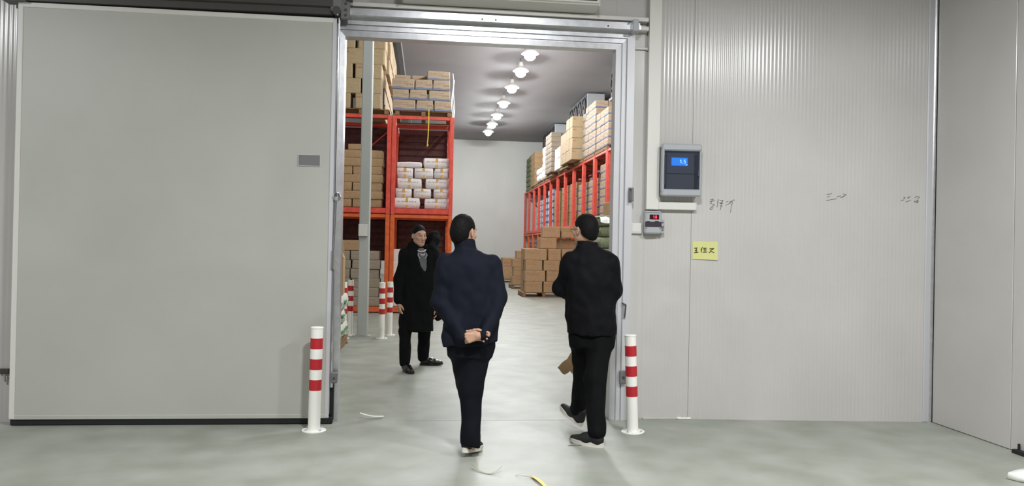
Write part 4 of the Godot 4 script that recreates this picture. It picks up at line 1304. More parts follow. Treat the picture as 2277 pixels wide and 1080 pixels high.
class Loft extends Prim:
	# sections [y, cx, rx, cz, rz] from the bottom up
	var y0: float
	var y1: float
	var cx := PackedFloat32Array()
	var cz := PackedFloat32Array()
	var rx := PackedFloat32Array()
	var rz := PackedFloat32Array()
	const N := 48
	func _init(s: Array, kk := 0.03, o := 0) -> void:
		k = kk
		op = o
		y0 = s[0][0]
		y1 = s[s.size() - 1][0]
		for i in N + 1:
			var y := lerpf(y0, y1, float(i) / N)
			var j := 0
			while j < s.size() - 2 and y > s[j + 1][0]:
				j += 1
			var t: float = clampf((y - s[j][0]) / (s[j + 1][0] - s[j][0]), 0, 1)
			var m: Array = s[maxi(j - 1, 0)]
			var e: Array = s[mini(j + 2, s.size() - 1)]
			cx.append(cubic_interpolate(s[j][1], s[j + 1][1], m[1], e[1], t))
			rx.append(cubic_interpolate(s[j][2], s[j + 1][2], m[2], e[2], t))
			cz.append(cubic_interpolate(s[j][3], s[j + 1][3], m[3], e[3], t))
			rz.append(cubic_interpolate(s[j][4], s[j + 1][4], m[4], e[4], t))
	func d(p: Vector3) -> float:
		var f := clampf((p.y - y0) / (y1 - y0), 0.0, 0.99999) * N
		var i := int(f)
		var t := f - i
		var a := lerpf(rx[i], rx[i + 1], t)
		var b := lerpf(rz[i], rz[i + 1], t)
		var x := absf(p.x - lerpf(cx[i], cx[i + 1], t)) / a
		var z := absf(p.z - lerpf(cz[i], cz[i + 1], t)) / b
		var side := (pow(pow(x, 2.4) + pow(z, 2.4), 1.0 / 2.4) - 1.0) * minf(a, b)
		var cap := maxf(p.y - y1, y0 - p.y)
		return maxf(side, cap) + (Vector2(maxf(side, 0), maxf(cap, 0)).length() - maxf(maxf(side, cap), 0.0))

class Half extends Prim:
	var n: Vector3
	var c: float
	# keeps (op 2) or cuts (op 1) the side where n . p < c
	func _init(nn: Vector3, cc: float, o: int, kk := 0.0) -> void:
		n = nn.normalized()
		c = cc
		op = o
		k = kk
	func d(p: Vector3) -> float:
		return n.dot(p) - c

static func field(prims: Array, p: Vector3) -> float:
	var d := 1e3
	for q: Prim in prims:
		var e: float = q.d(p)
		if q.op == 0:
			var h := maxf(q.k - absf(d - e), 0.0)
			d = minf(d, e) - (h * h / (q.k * 4.0) if q.k > 0.0 else 0.0)
		elif q.op == 1:
			e = -e
			var h := maxf(q.k - absf(d - e), 0.0)
			d = maxf(d, e) + (h * h / (q.k * 4.0) if q.k > 0.0 else 0.0)
		else:
			var h := maxf(q.k - absf(d - e), 0.0)
			d = maxf(d, e) + (h * h / (q.k * 4.0) if q.k > 0.0 else 0.0)
	return d

# adds the surface of the field to the builder; fold: depth of cloth folds, by the noise given
func nets(b: MB, prims: Array, lo: Vector3, hi: Vector3, h: float, place := Transform3D(), fold := 0.0, noise: FastNoiseLite = null, fold_scale := Vector3.ONE) -> void:
	const B := 4
	var nb := Vector3i(((hi - lo) / (h * B)).ceil())
	var nx := nb.x * B + 1
	var ny := nb.y * B + 1
	var nz := nb.z * B + 1
	var val := PackedFloat32Array()
	val.resize(nx * ny * nz)
	val.fill(1e9)
	var cells := PackedInt32Array()
	var rad := h * B * 0.88
	var sx := 1
	var sy := nx
	var sz := nx * ny
	for bz in nb.z:
		for by in nb.y:
			for bxx in nb.x:
				var c := lo + Vector3(bxx + 0.5, by + 0.5, bz + 0.5) * (h * B)
				var ds := PackedFloat32Array()
				var least := 1e9
				for q: Prim in prims:
					var e: float = q.d(c)
					ds.append(e)
					if q.op == 0:
						least = minf(least, e)
				if least > rad * 1.3 + fold:
					continue
				if field(prims, c) < -(rad * 1.5 + fold + 0.03):
					continue
				var near := []
				for i in prims.size():
					var q: Prim = prims[i]
					if q.op == 0:
						if ds[i] < least + 2.2 * rad + q.k:
							near.append(q)
					elif q.op == 1:
						if ds[i] < rad * 1.5 + q.k:
							near.append(q)
					elif ds[i] > -rad * 1.5 - q.k:
						near.append(q)
				for z in range(bz * B, bz * B + B + 1):
					for y in range(by * B, by * B + B + 1):
						var at := z * sz + y * sy + bxx * B
						for x in range(bxx * B, bxx * B + B + 1):
							if val[at] > 1e8:
								var p := lo + Vector3(x, y, z) * h
								var d := field(near, p)
								if fold > 0.0 and absf(d) < 0.05:
									d += noise.get_noise_3dv(p * fold_scale) * fold
								val[at] = d
							at += 1
				for z in range(bz * B, bz * B + B):
					for y in range(by * B, by * B + B):
						for x in range(bxx * B, bxx * B + B):
							cells.append(z * sz + y * sy + x)
	var vert := {}
	var off := [0, sx, sy, sx + sy, sz, sx + sz, sy + sz, sx + sy + sz]
	var cor := [Vector3(0, 0, 0), Vector3(1, 0, 0), Vector3(0, 1, 0), Vector3(1, 1, 0), Vector3(0, 0, 1), Vector3(1, 0, 1), Vector3(0, 1, 1), Vector3(1, 1, 1)]
	var edges := [[0, 1], [2, 3], [4, 5], [6, 7], [0, 2], [1, 3], [4, 6], [5, 7], [0, 4], [1, 5], [2, 6], [3, 7]]
	var v8 := PackedFloat32Array()
	v8.resize(8)
	var crossing := PackedInt32Array()
	for c in cells:
		var neg := 0
		for i in 8:
			v8[i] = val[c + off[i]]
			if v8[i] < 0.0:
				neg += 1
		if neg == 0 or neg == 8:
			continue
		var s := Vector3.ZERO
		var n := 0
		for e in edges:
			var a: float = v8[e[0]]
			var bb: float = v8[e[1]]
			if (a < 0.0) != (bb < 0.0):
				s += cor[e[0]].lerp(cor[e[1]], a / (a - bb))
				n += 1
		s /= n
		var g := Vector3(v8[1] - v8[0] + v8[3] - v8[2] + v8[5] - v8[4] + v8[7] - v8[6], v8[2] - v8[0] + v8[3] - v8[1] + v8[6] - v8[4] + v8[7] - v8[5], v8[4] - v8[0] + v8[5] - v8[1] + v8[6] - v8[2] + v8[7] - v8[3])
		var x := c % nx
		var y := (c / nx) % ny
		var z := c / sz
		vert[c] = b.v.size()
		crossing.append(c)
		b.v.append(place * (lo + (Vector3(x, y, z) + s) * h))
		b.n.append((place.basis * g).normalized())
		b.uv.append(Vector2.ZERO)
	var flip := place.basis.determinant() < 0.0
	for c in crossing:
		var a := val[c] < 0.0
		for ax in 3:
			var o: int = [sx, sy, sz][ax]
			if (val[c + o] < 0.0) == a:
				continue
			var u: int = [sy, sz, sx][ax]
			var w: int = [sz, sx, sy][ax]
			var i0: int = vert.get(c, -1)
			var i1: int = vert.get(c - u, -1)
			var i2: int = vert.get(c - u - w, -1)
			var i3: int = vert.get(c - w, -1)
			if i0 < 0 or i1 < 0 or i2 < 0 or i3 < 0:
				continue
			# Godot's front faces run clockwise
			if a != flip:
				b.ix.append_array([i0, i2, i1, i0, i3, i2])
			else:
				b.ix.append_array([i0, i1, i2, i0, i2, i3])

func cloth_noise(seed_: int, freq := 6.0) -> FastNoiseLite:
	var f := FastNoiseLite.new()
	f.seed = seed_
	f.frequency = freq
	f.fractal_octaves = 2
	return f

# a hand: wrist at the origin, y towards the fingers, z out of the back of the hand, thumb on the side of +x * side
func hand_prims(side: float, curl: float, thumb := 0.4) -> Array:
	var out := []
	var kx := [0.028, 0.0095, -0.009, -0.026]
	var ky := [0.086, 0.090, 0.085, 0.076]
	var seg := [[0.042, 0.025, 0.020], [0.046, 0.028, 0.021], [0.042, 0.026, 0.020], [0.033, 0.020, 0.018]]
	out.append(Cap.new(Vector3(0, -0.05, 0), Vector3(0, 0.01, 0), 0.027, 0.025, 0.015))
	for i in 4:
		out.append(Cap.new(Vector3(kx[i] * 0.55 * side, 0.01, 0), Vector3(kx[i] * side, ky[i], 0.002), 0.0135, 0.0115, 0.012))
	for i in 4:
		var p := Vector3(kx[i] * side, ky[i], 0.002)
		var a := 0.0
		var fan: float = kx[i] * 1.2 * side * (1.0 - curl)
		for j in 3:
			a += curl * [1.05, 1.35, 0.9][j] + 0.06 + 0.05 * i * curl
			var q := p + Vector3(fan * seg[i][j] * 3.0, cos(a) * seg[i][j], -sin(a) * seg[i][j])
			out.append(Cap.new(p, q, [0.0096, 0.0088, 0.0082][j], [0.0088, 0.0082, 0.0072][j], 0.004))
			p = q
	var t0 := Vector3(0.024 * side, 0.022, -0.006)
	var t1 := Vector3((0.050 - 0.016 * thumb) * side, 0.052, -0.012 - 0.016 * thumb)
	var t2 := Vector3((0.060 - 0.03 * thumb) * side, 0.080, -0.018 - 0.024 * thumb)
	var t3 := Vector3((0.060 - 0.045 * thumb) * side, 0.102, -0.022 - 0.028 * thumb)
	out.append(Cap.new(t0, t1, 0.015, 0.0115, 0.012))
	out.append(Cap.new(t1, t2, 0.0112, 0.010, 0.004))
	out.append(Cap.new(t2, t3, 0.010, 0.008, 0.004))
	return out

func add_hand(b: MB, at: Vector3, fingers: Vector3, back: Vector3, side: float, curl: float, thumb := 0.4) -> void:
	var y := fingers.normalized()
	var z := (back - y * back.dot(y)).normalized()
	nets(b, hand_prims(side, curl, thumb), Vector3(-0.085, -0.09, -0.115), Vector3(0.085, 0.21, 0.045), 0.0035, Transform3D(Basis(y.cross(z), y, z), at))

# a head about its own centre, the face towards +z
func head_prims(neck: Vector3) -> Array:
	var o := [
		Ell.new(Vector3(0, 0.032, -0.014), Vector3(0.076, 0.092, 0.097), 0.02),
		Ell.new(Vector3(0, -0.030, 0.022), Vector3(0.064, 0.085, 0.072), 0.03),
		Cap.new(Vector3(-0.044, -0.062, 0.005), Vector3(-0.014, -0.098, 0.062), 0.020, 0.019, 0.03),
		Cap.new(Vector3(0.044, -0.062, 0.005), Vector3(0.014, -0.098, 0.062), 0.020, 0.019, 0.03),
		Ell.new(Vector3(0, -0.100, 0.068), Vector3(0.024, 0.019, 0.019), 0.02),
		Cap.new(Vector3(-0.036, 0.024, 0.072), Vector3(0.036, 0.024, 0.072), 0.013, 0.013, 0.02),
		Ell.new(Vector3(-0.046, -0.022, 0.058), Vector3(0.020, 0.016, 0.020), 0.02),
		Ell.new(Vector3(0.046, -0.022, 0.058), Vector3(0.020, 0.016, 0.020), 0.02),
		Ell.new(Vector3(-0.031, 0.002, 0.093), Vector3(0.019, 0.012, 0.014), 0.012, 1),
		Ell.new(Vector3(0.031, 0.002, 0.093), Vector3(0.019, 0.012, 0.014), 0.012, 1),
		Cap.new(Vector3(0, 0.010, 0.086), Vector3(0, -0.036, 0.105), 0.008, 0.0125, 0.012),
		Ell.new(Vector3(-0.013, -0.041, 0.094), Vector3(0.009, 0.008, 0.010), 0.008),
		Ell.new(Vector3(0.013, -0.041, 0.094), Vector3(0.009, 0.008, 0.010), 0.008),
		Cap.new(Vector3(-0.017, -0.068, 0.083), Vector3(0.017, -0.068, 0.083), 0.0075, 0.0075, 0.008),
		Cap.new(Vector3(-0.019, -0.0725, 0.093), Vector3(0.019, -0.0725, 0.093), 0.0022, 0.0022, 0.004, 1),
		Cap.new(Vector3(-0.013, -0.077, 0.082), Vector3(0.013, -0.077, 0.082), 0.0075, 0.0075, 0.008)]
	for s in [-1.0, 1.0]:
		o.append(Ell.new(Vector3(0.079 * s, -0.006, -0.008), Vector3(0.008, 0.031, 0.019), 0.008, 0, Basis(Vector3.UP, -0.35 * s)))
		o.append(Ell.new(Vector3(0.087 * s, -0.002, -0.004), Vector3(0.006, 0.018, 0.010), 0.006, 1, Basis(Vector3.UP, -0.35 * s)))
	o.append(Cap.new(Vector3(0, -0.06, -0.028), neck, 0.052, 0.054, 0.03))
	return o

func hair_prims(short_sides: float) -> Array:
	return [
		Ell.new(Vector3(0, 0.034, -0.017), Vector3(0.080, 0.097, 0.101), 0.02),
		Ell.new(Vector3(0, -0.02, -0.055), Vector3(0.070, 0.075, 0.062), 0.03),
		Half.new(Vector3(0, -0.74, 0.67), 0.011 + short_sides, 2, 0.008),
		Ell.new(Vector3(0, -0.02, 0.10), Vector3(0.062, 0.085, 0.07), 0.01, 1),
		Cap.new(Vector3(-0.1, -0.012, -0.004), Vector3(0.1, -0.012, -0.004), 0.03, 0.03, 0.012, 1),
		Half.new(Vector3(0, -1, 0.15), 0.092, 2, 0.01)]

func place_of(at: Vector3, yaw: float, pitch: float, roll := 0.0, size := 1.0) -> Transform3D:
	return Transform3D(Basis.from_euler(Vector3(pitch, yaw, roll)).scaled(Vector3.ONE * size), at)

# face and hair parts of a person, on the head's own axes
func head_parts(t: Node3D, pl: Transform3D, short_sides: float, glasses: bool, seed_: int) -> void:
	var b := MB.new()
	nets(b, hair_prims(short_sides), Vector3(-0.11, -0.12, -0.15), Vector3(0.11, 0.16, 0.13), 0.005, pl, 0.0035, cloth_noise(seed_, 75.0), Vector3(1.8, 0.5, 1.8))
	part("hair", b.done(), M.hair, t)
	for s in [-1.0, 1.0]:
		var e := part("eye", MB.new().lathe([Vector2(0.001, -0.0105), Vector2(0.0075, -0.0075), Vector2(0.0105, 0.0), Vector2(0.0075, 0.0075), Vector2(0.001, 0.0105)], Vector3.ZERO, 14).done(), M.eye_white, t)
		e.transform = pl * Transform3D(Basis(), Vector3(0.031 * s, 0.001, 0.0735))
		part("iris", MB.new().bar(Vector3(0, 0, 0.004), Vector3(0, 0, 0.0113), 0.0072, 0.0056, 12).done(), M.eye_dark, e)
		var lid := MB.new()
		lid.bar(Vector3(-0.016, 0.003, 0.006), Vector3(-0.003, 0.0072, 0.0095), 0.0028, 0.0036, 8).bar(Vector3(-0.003, 0.0072, 0.0095), Vector3(0.015, 0.003, 0.006), 0.0036, 0.0028, 8).bar(Vector3(-0.014, -0.004, 0.005), Vector3(0.0, -0.0085, 0.0075), 0.0022, 0.0028, 8).bar(Vector3(0.0, -0.0085, 0.0075), Vector3(0.014, -0.004, 0.005), 0.0028, 0.0022, 8)
		part("eyelid", lid.done(), M.skin, e)
		var br := part("eyebrow", MB.new().bar(Vector3(-0.018, 0.0, -0.002), Vector3(0.0, 0.004, 0.003), 0.0022, 0.0034, 8).bar(Vector3(0.0, 0.004, 0.003), Vector3(0.017, -0.001, -0.002), 0.0034, 0.002, 8).done(), M.hair, t)
		br.transform = pl * Transform3D(Basis(), Vector3(0.033 * s, 0.027, 0.083))
	var lp := part("lips", MB.new().bar(Vector3(-0.018, -0.002, -0.004), Vector3(0, 0.0005, 0.0), 0.0025, 0.0042, 8).bar(Vector3(0, 0.0005, 0.0), Vector3(0.018, -0.002, -0.004), 0.0042, 0.0025, 8).bar(Vector3(-0.014, -0.0075, -0.004), Vector3(0, -0.0085, -0.001), 0.0025, 0.0045, 8).bar(Vector3(0, -0.0085, -0.001), Vector3(0.014, -0.0075, -0.004), 0.0045, 0.0025, 8).done(), M.lip, t)
	lp.transform = pl * Transform3D(Basis(), Vector3(0, -0.0685, 0.0925))
	if glasses:
		var g := MB.new()
		for s in [-1.0, 1.0]:
			for i in 16:
				var a0 := TAU * i / 16.0
				var a1 := TAU * (i + 1) / 16.0
				g.bar(Vector3(0.033 * s + 0.024 * cos(a0), -0.001 + 0.017 * sin(a0), 0.100), Vector3(0.033 * s + 0.024 * cos(a1), -0.001 + 0.017 * sin(a1), 0.100), 0.0013, -1, 6)
			g.bar(Vector3(0.057 * s, 0.004, 0.099), Vector3(0.079 * s, 0.006, 0.0), 0.0016, -1, 6)
		g.bar(Vector3(-0.009, 0.002, 0.101), Vector3(0.009, 0.002, 0.101), 0.0015, -1, 6)
		var go := part("glasses", g.done(), M.eye_dark, t)
		go.transform = pl

var shoe_sets := {}
func shoe(t: Node3D, kind: String, heel: Vector3, forward: Vector3, up: Vector3) -> void:
	if not shoe_sets.has(kind):
		var leather := kind == "leather"
		var u := [
			Cap.new(Vector3(0, 0.048, -0.045), Vector3(0, 0.045, 0.06), 0.036, 0.038, 0.02),
			Cap.new(Vector3(0, 0.045, 0.05), Vector3(0, 0.030, 0.165), 0.040, 0.031, 0.03),
			Cap.new(Vector3(0, 0.06, -0.045), Vector3(0, 0.115, -0.045), 0.036, 0.038, 0.03),
			Cap.new(Vector3(0, 0.10, -0.035), Vector3(0, 0.06, 0.06), 0.030, 0.026, 0.03),
			Half.new(Vector3(0, -1, 0), -0.014, 2)]
		var b := MB.new()
		nets(b, u, Vector3(-0.06, 0.0, -0.10), Vector3(0.06, 0.16, 0.22), 0.006)
		var sole := MB.new()
		var th := 0.022 if leather else 0.034
		var rows := [[], [], []]
		var nn := [[], [], []]
		for i in 33:
			var a := TAU * i / 32
			var z := 0.055 + 0.148 * cos(a)
			var w := 0.038 + 0.009 * smoothstep(0.0, 0.12, z)
			var n := Vector3(sin(a), 0, cos(a))
			var p := Vector3(signf(sin(a)) * pow(absf(sin(a)), 0.75) * w, 0, z)
			rows[0].append(p * 0.96 + Vector3(0, 0.012 * smoothstep(0.12, 0.2, z), 0))
			rows[1].append(p + Vector3(0, th * 0.5 + 0.008 * smoothstep(0.12, 0.2, z), 0))
			rows[2].append(p * 0.97 + Vector3(0, th + 0.006 * smoothstep(0.12, 0.2, z), 0))
			for k in 3:
				nn[k].append(n)
		sole.grid(rows, nn)
		for i in 32:
			sole.tri(Vector3(0, 0, 0.05), rows[0][i], rows[0][i + 1], Vector3.DOWN)
			sole.tri(Vector3(0, th, 0.05), rows[2][i], rows[2][i + 1], Vector3.UP)
		shoe_sets[kind] = [b.done(), sole.done()]
	var z := forward.normalized()
	var x := up.cross(z).normalized()
	var y := z.cross(x)
	var o := part("shoe", shoe_sets[kind][0], M.leather if kind == "leather" else M.shoe_black, t)
	o.transform = Transform3D(Basis(x, y, z), heel + z * 0.09)
	part("sole", shoe_sets[kind][1], M.leather if kind == "leather" else M.sole_white, o, Vector3.ZERO, "" if kind == "leather" else "thick white sole")

func bone(a: Vector3, b: Vector3, r0: float, r1: float, k := 0.03) -> Cap:
	return Cap.new(a, b, r0, r1, k)

func people() -> void:
	walker_in_blue()
	walker_in_black()
	man_in_coat()

func walker_in_blue() -> void:
	var t := thing("person", "person in navy jacket walking towards the storeroom with hands clasped behind the back", "person", Vector3(0.34, 0, 1.08), -0.0626)
	var sh := [Vector3(-0.215, 1.365, 0.0), Vector3(0.128, 1.36, 0.0)]
	var el := [Vector3(-0.236, 1.08, 0.03), Vector3(0.172, 1.12, 0.03)]
	var wr := [Vector3(-0.082, 0.860, 0.140), Vector3(0.078, 0.868, 0.170)]
	var hip := [Vector3(-0.095, 0.88, 0.0), Vector3(0.045, 0.88, 0.0)]
	var kn := [Vector3(-0.045, 0.48, -0.12), Vector3(0.0, 0.47, 0.0)]
	var an := [Vector3(0.0, 0.11, -0.27), Vector3(-0.002, 0.10, 0.035)]
	var hd := place_of(Vector3(-0.082, 1.578, -0.02), PI - 0.62, 0.05, 0.0, 0.99)
	var body := MB.new()
	var bones := [Loft.new([[0.84, -0.02, 0.14, 0.0, 0.09], [1.1, -0.04, 0.14, 0.0, 0.09], [1.36, -0.045, 0.16, 0.0, 0.08], [1.44, -0.06, 0.06, 0.0, 0.05], [1.50, -0.075, 0.05, -0.01, 0.05]])]
	for i in 2:
		bones.append_array([bone(sh[i], el[i], 0.042, 0.036), bone(el[i], wr[i], 0.036, 0.027), bone(hip[i], kn[i], 0.07, 0.048), bone(kn[i], an[i], 0.048, 0.036), bone(an[i], an[i] + Vector3(0.01, -0.05, -0.02), 0.03, 0.02)])
	nets(body, bones, Vector3(-0.35, 0.0, -0.5), Vector3(0.3, 1.56, 0.25), 0.016)
	nets(body, head_prims(hd.affine_inverse() * Vector3(-0.068, 1.42, -0.01)), Vector3(-0.11, -0.22, -0.13), Vector3(0.11, 0.15, 0.14), 0.0045, hd)
	add_hand(body, Vector3(0.040, 0.868, 0.184), Vector3(-1, -0.22, 0.0), Vector3(0, 0.1, 1), 1.0, 0.62, 0.5)
	add_hand(body, Vector3(-0.045, 0.860, 0.148), Vector3(1, 0.05, 0.05), Vector3(0, 0.1, -1), 1.0, 0.35, 0.4)
	part("body", body.done(), M.skin, t)
	head_parts(t, hd, 0.0, false, 31)
	var j := [
		Loft.new([[0.775, -0.020, 0.204, 0.0, 0.135], [0.95, -0.022, 0.190, 0.0, 0.122], [1.10, -0.035, 0.188, 0.0, 0.122], [1.25, -0.042, 0.196, 0.0, 0.125], [1.36, -0.045, 0.200, 0.0, 0.110], [1.415, -0.048, 0.150, 0.0, 0.085], [1.455, -0.055, 0.092, 0.0, 0.072]], 0.03),
		Loft.new([[1.42, -0.058, 0.085, -0.004, 0.075], [1.47, -0.068, 0.078, -0.006, 0.072], [1.525, -0.080, 0.078, -0.008, 0.070]], 0.025)]
	for i in 2:
		j.append(bone(sh[i], el[i], 0.063, 0.056, 0.05))
		j.append(bone(el[i], wr[i], 0.056, 0.046, 0.035))
	j.append(Half.new(Vector3(0.09, -1, 0), -0.787, 2))
	var b := MB.new()
	nets(b, j, Vector3(-0.34, 0.74, -0.20), Vector3(0.28, 1.58, 0.24), 0.0085, Transform3D(), 0.016, cloth_noise(41, 4.5), Vector3(1.3, 1.0, 1.3))
	part("jacket", b.done(), M.navy, t)
	var tr := [Loft.new([[0.70, -0.027, 0.152, 0.0, 0.105], [0.80, -0.025, 0.160, 0.0, 0.105], [0.93, -0.025, 0.150, 0.0, 0.095]], 0.04)]
	tr.append_array([bone(hip[0] + Vector3(0, -0.08, 0), kn[0], 0.088, 0.066, 0.05), bone(kn[0], an[0] + Vector3(0, -0.01, 0), 0.066, 0.062, 0.03), bone(hip[1] + Vector3(0, -0.10, 0), kn[1] + Vector3(-0.012, 0, 0), 0.10, 0.082, 0.05), bone(kn[1] + Vector3(-0.012, 0, 0), an[1], 0.082, 0.070, 0.03), Half.new(Vector3(-0.25, -1, 0), -0.080, 2)])
	b = MB.new()
	nets(b, tr, Vector3(-0.24, 0.05, -0.45), Vector3(0.2, 0.97, 0.18), 0.009, Transform3D(), 0.014, cloth_noise(42, 4.0), Vector3(1.5, 0.8, 1.5))
	part("trousers", b.done(), M.navy_trousers, t)
	shoe(t, "sport", Vector3(-0.052, 0.040, 0.085), Vector3(0.42, -0.15, -0.90), Vector3(0, 1, 0))
	shoe(t, "sport", Vector3(0.0, 0.0, -0.29), Vector3(0.15, 0.0, -1), Vector3(0, 1, 0))

func walker_in_black() -> void:
	var t := thing("person", "person in black jacket and glasses walking beside the right door frame, head turned aside", "person", Vector3(1.26, 0, 0.62), -0.2111)
	var sh := [Vector3(-0.140, 1.385, 0.0), Vector3(0.172, 1.375, 0.0)]
	var el := [Vector3(-0.222, 1.165, -0.05), Vector3(0.197, 1.14, -0.01)]
	var wr := [Vector3(-0.045, 1.02, -0.22), Vector3(0.085, 1.03, -0.23)]
	var hip := [Vector3(-0.05, 0.87, 0.0), Vector3(0.115, 0.87, 0.02)]
	var kn := [Vector3(-0.030, 0.49, -0.14), Vector3(0.062, 0.48, 0.12)]
	var an := [Vector3(-0.064, 0.165, -0.30), Vector3(0.088, 0.11, 0.245)]
	var hd := place_of(Vector3(-0.036, 1.622, -0.015), PI + 0.72, 0.0, 0.0, 1.03)
	var body := MB.new()
	var bones := [Loft.new([[0.84, 0.03, 0.14, 0.0, 0.09], [1.1, 0.03, 0.15, -0.01, 0.10], [1.38, 0.015, 0.16, 0.0, 0.08], [1.48, -0.01, 0.06, 0.0, 0.05], [1.54, -0.02, 0.05, -0.01, 0.05]])]
	for i in 2:
		bones.append_array([bone(sh[i], el[i], 0.042, 0.036), bone(el[i], wr[i], 0.036, 0.027), bone(hip[i], kn[i], 0.07, 0.048), bone(kn[i], an[i], 0.048, 0.036), bone(an[i], an[i] + Vector3(-0.01, -0.05, -0.01), 0.03, 0.02)])
	nets(body, bones, Vector3(-0.35, 0.0, -0.5), Vector3(0.32, 1.60, 0.35), 0.016)
	nets(body, head_prims(hd.affine_inverse() * Vector3(-0.01, 1.45, -0.01)), Vector3(-0.11, -0.22, -0.13), Vector3(0.11, 0.15, 0.14), 0.0045, hd)
	add_hand(body, wr[0] + Vector3(0.02, 0, -0.02), Vector3(1, -0.1, -0.35), Vector3(-0.2, 0.1, -1), -1.0, 0.45)
	add_hand(body, wr[1] + Vector3(-0.02, 0, -0.02), Vector3(-1, -0.1, -0.25), Vector3(0.2, 0.1, -1), 1.0, 0.45)
	part("body", body.done(), M.skin, t)
	head_parts(t, hd, -0.012, true, 32)
	var j := [
		Loft.new([[0.815, 0.030, 0.188, 0.01, 0.132], [0.95, 0.026, 0.198, 0.0, 0.138], [1.10, 0.028, 0.200, -0.01, 0.142], [1.25, 0.022, 0.205, -0.005, 0.138], [1.38, 0.018, 0.200, 0.0, 0.115], [1.445, 0.010, 0.150, 0.0, 0.09], [1.49, -0.002, 0.095, 0.0, 0.075]], 0.03),
		Loft.new([[1.45, -0.004, 0.092, -0.002, 0.078], [1.50, -0.008, 0.082, -0.006, 0.074], [1.535, -0.012, 0.078, -0.010, 0.072]], 0.025)]
	for i in 2:
		j.append(bone(sh[i], el[i], 0.066, 0.060, 0.05))
		j.append(bone(el[i], wr[i], 0.060, 0.045, 0.035))
	var b := MB.new()
	nets(b, j, Vector3(-0.32, 0.78, -0.32), Vector3(0.32, 1.58, 0.20), 0.0085, Transform3D(), 0.016, cloth_noise(43, 4.5), Vector3(1.3, 1.0, 1.3))
	part("jacket", b.done(), M.black_jacket, t)
	var tr := [Loft.new([[0.72, 0.032, 0.160, 0.0, 0.11], [0.80, 0.032, 0.165, 0.0, 0.112], [0.93, 0.032, 0.155, 0.0, 0.10]], 0.04)]
	tr.append_array([bone(hip[0] + Vector3(0, -0.07, 0), kn[0], 0.095, 0.074, 0.05), bone(kn[0], an[0], 0.074, 0.066, 0.03), bone(hip[1] + Vector3(0, -0.07, 0), kn[1], 0.095, 0.078, 0.05), bone(kn[1], an[1], 0.078, 0.068, 0.03), Half.new(Vector3(0, -1, 0), -0.058, 2)])
	b = MB.new()
	nets(b, tr, Vector3(-0.24, 0.05, -0.45), Vector3(0.26, 0.97, 0.32), 0.009, Transform3D(), 0.014, cloth_noise(44, 4.0), Vector3(1.5, 0.8, 1.5))
	part("trousers", b.done(), M.black_cloth, t)
	shoe(t, "sport", Vector3(0.135, 0.0, 0.275), Vector3(-0.9, 0.0, -0.48), Vector3(0, 1, 0))
	shoe(t, "sport", Vector3(-0.035, 0.022, -0.265), Vector3(-0.58, 0.34, -0.62), Vector3(0.25, 1, 0.2))

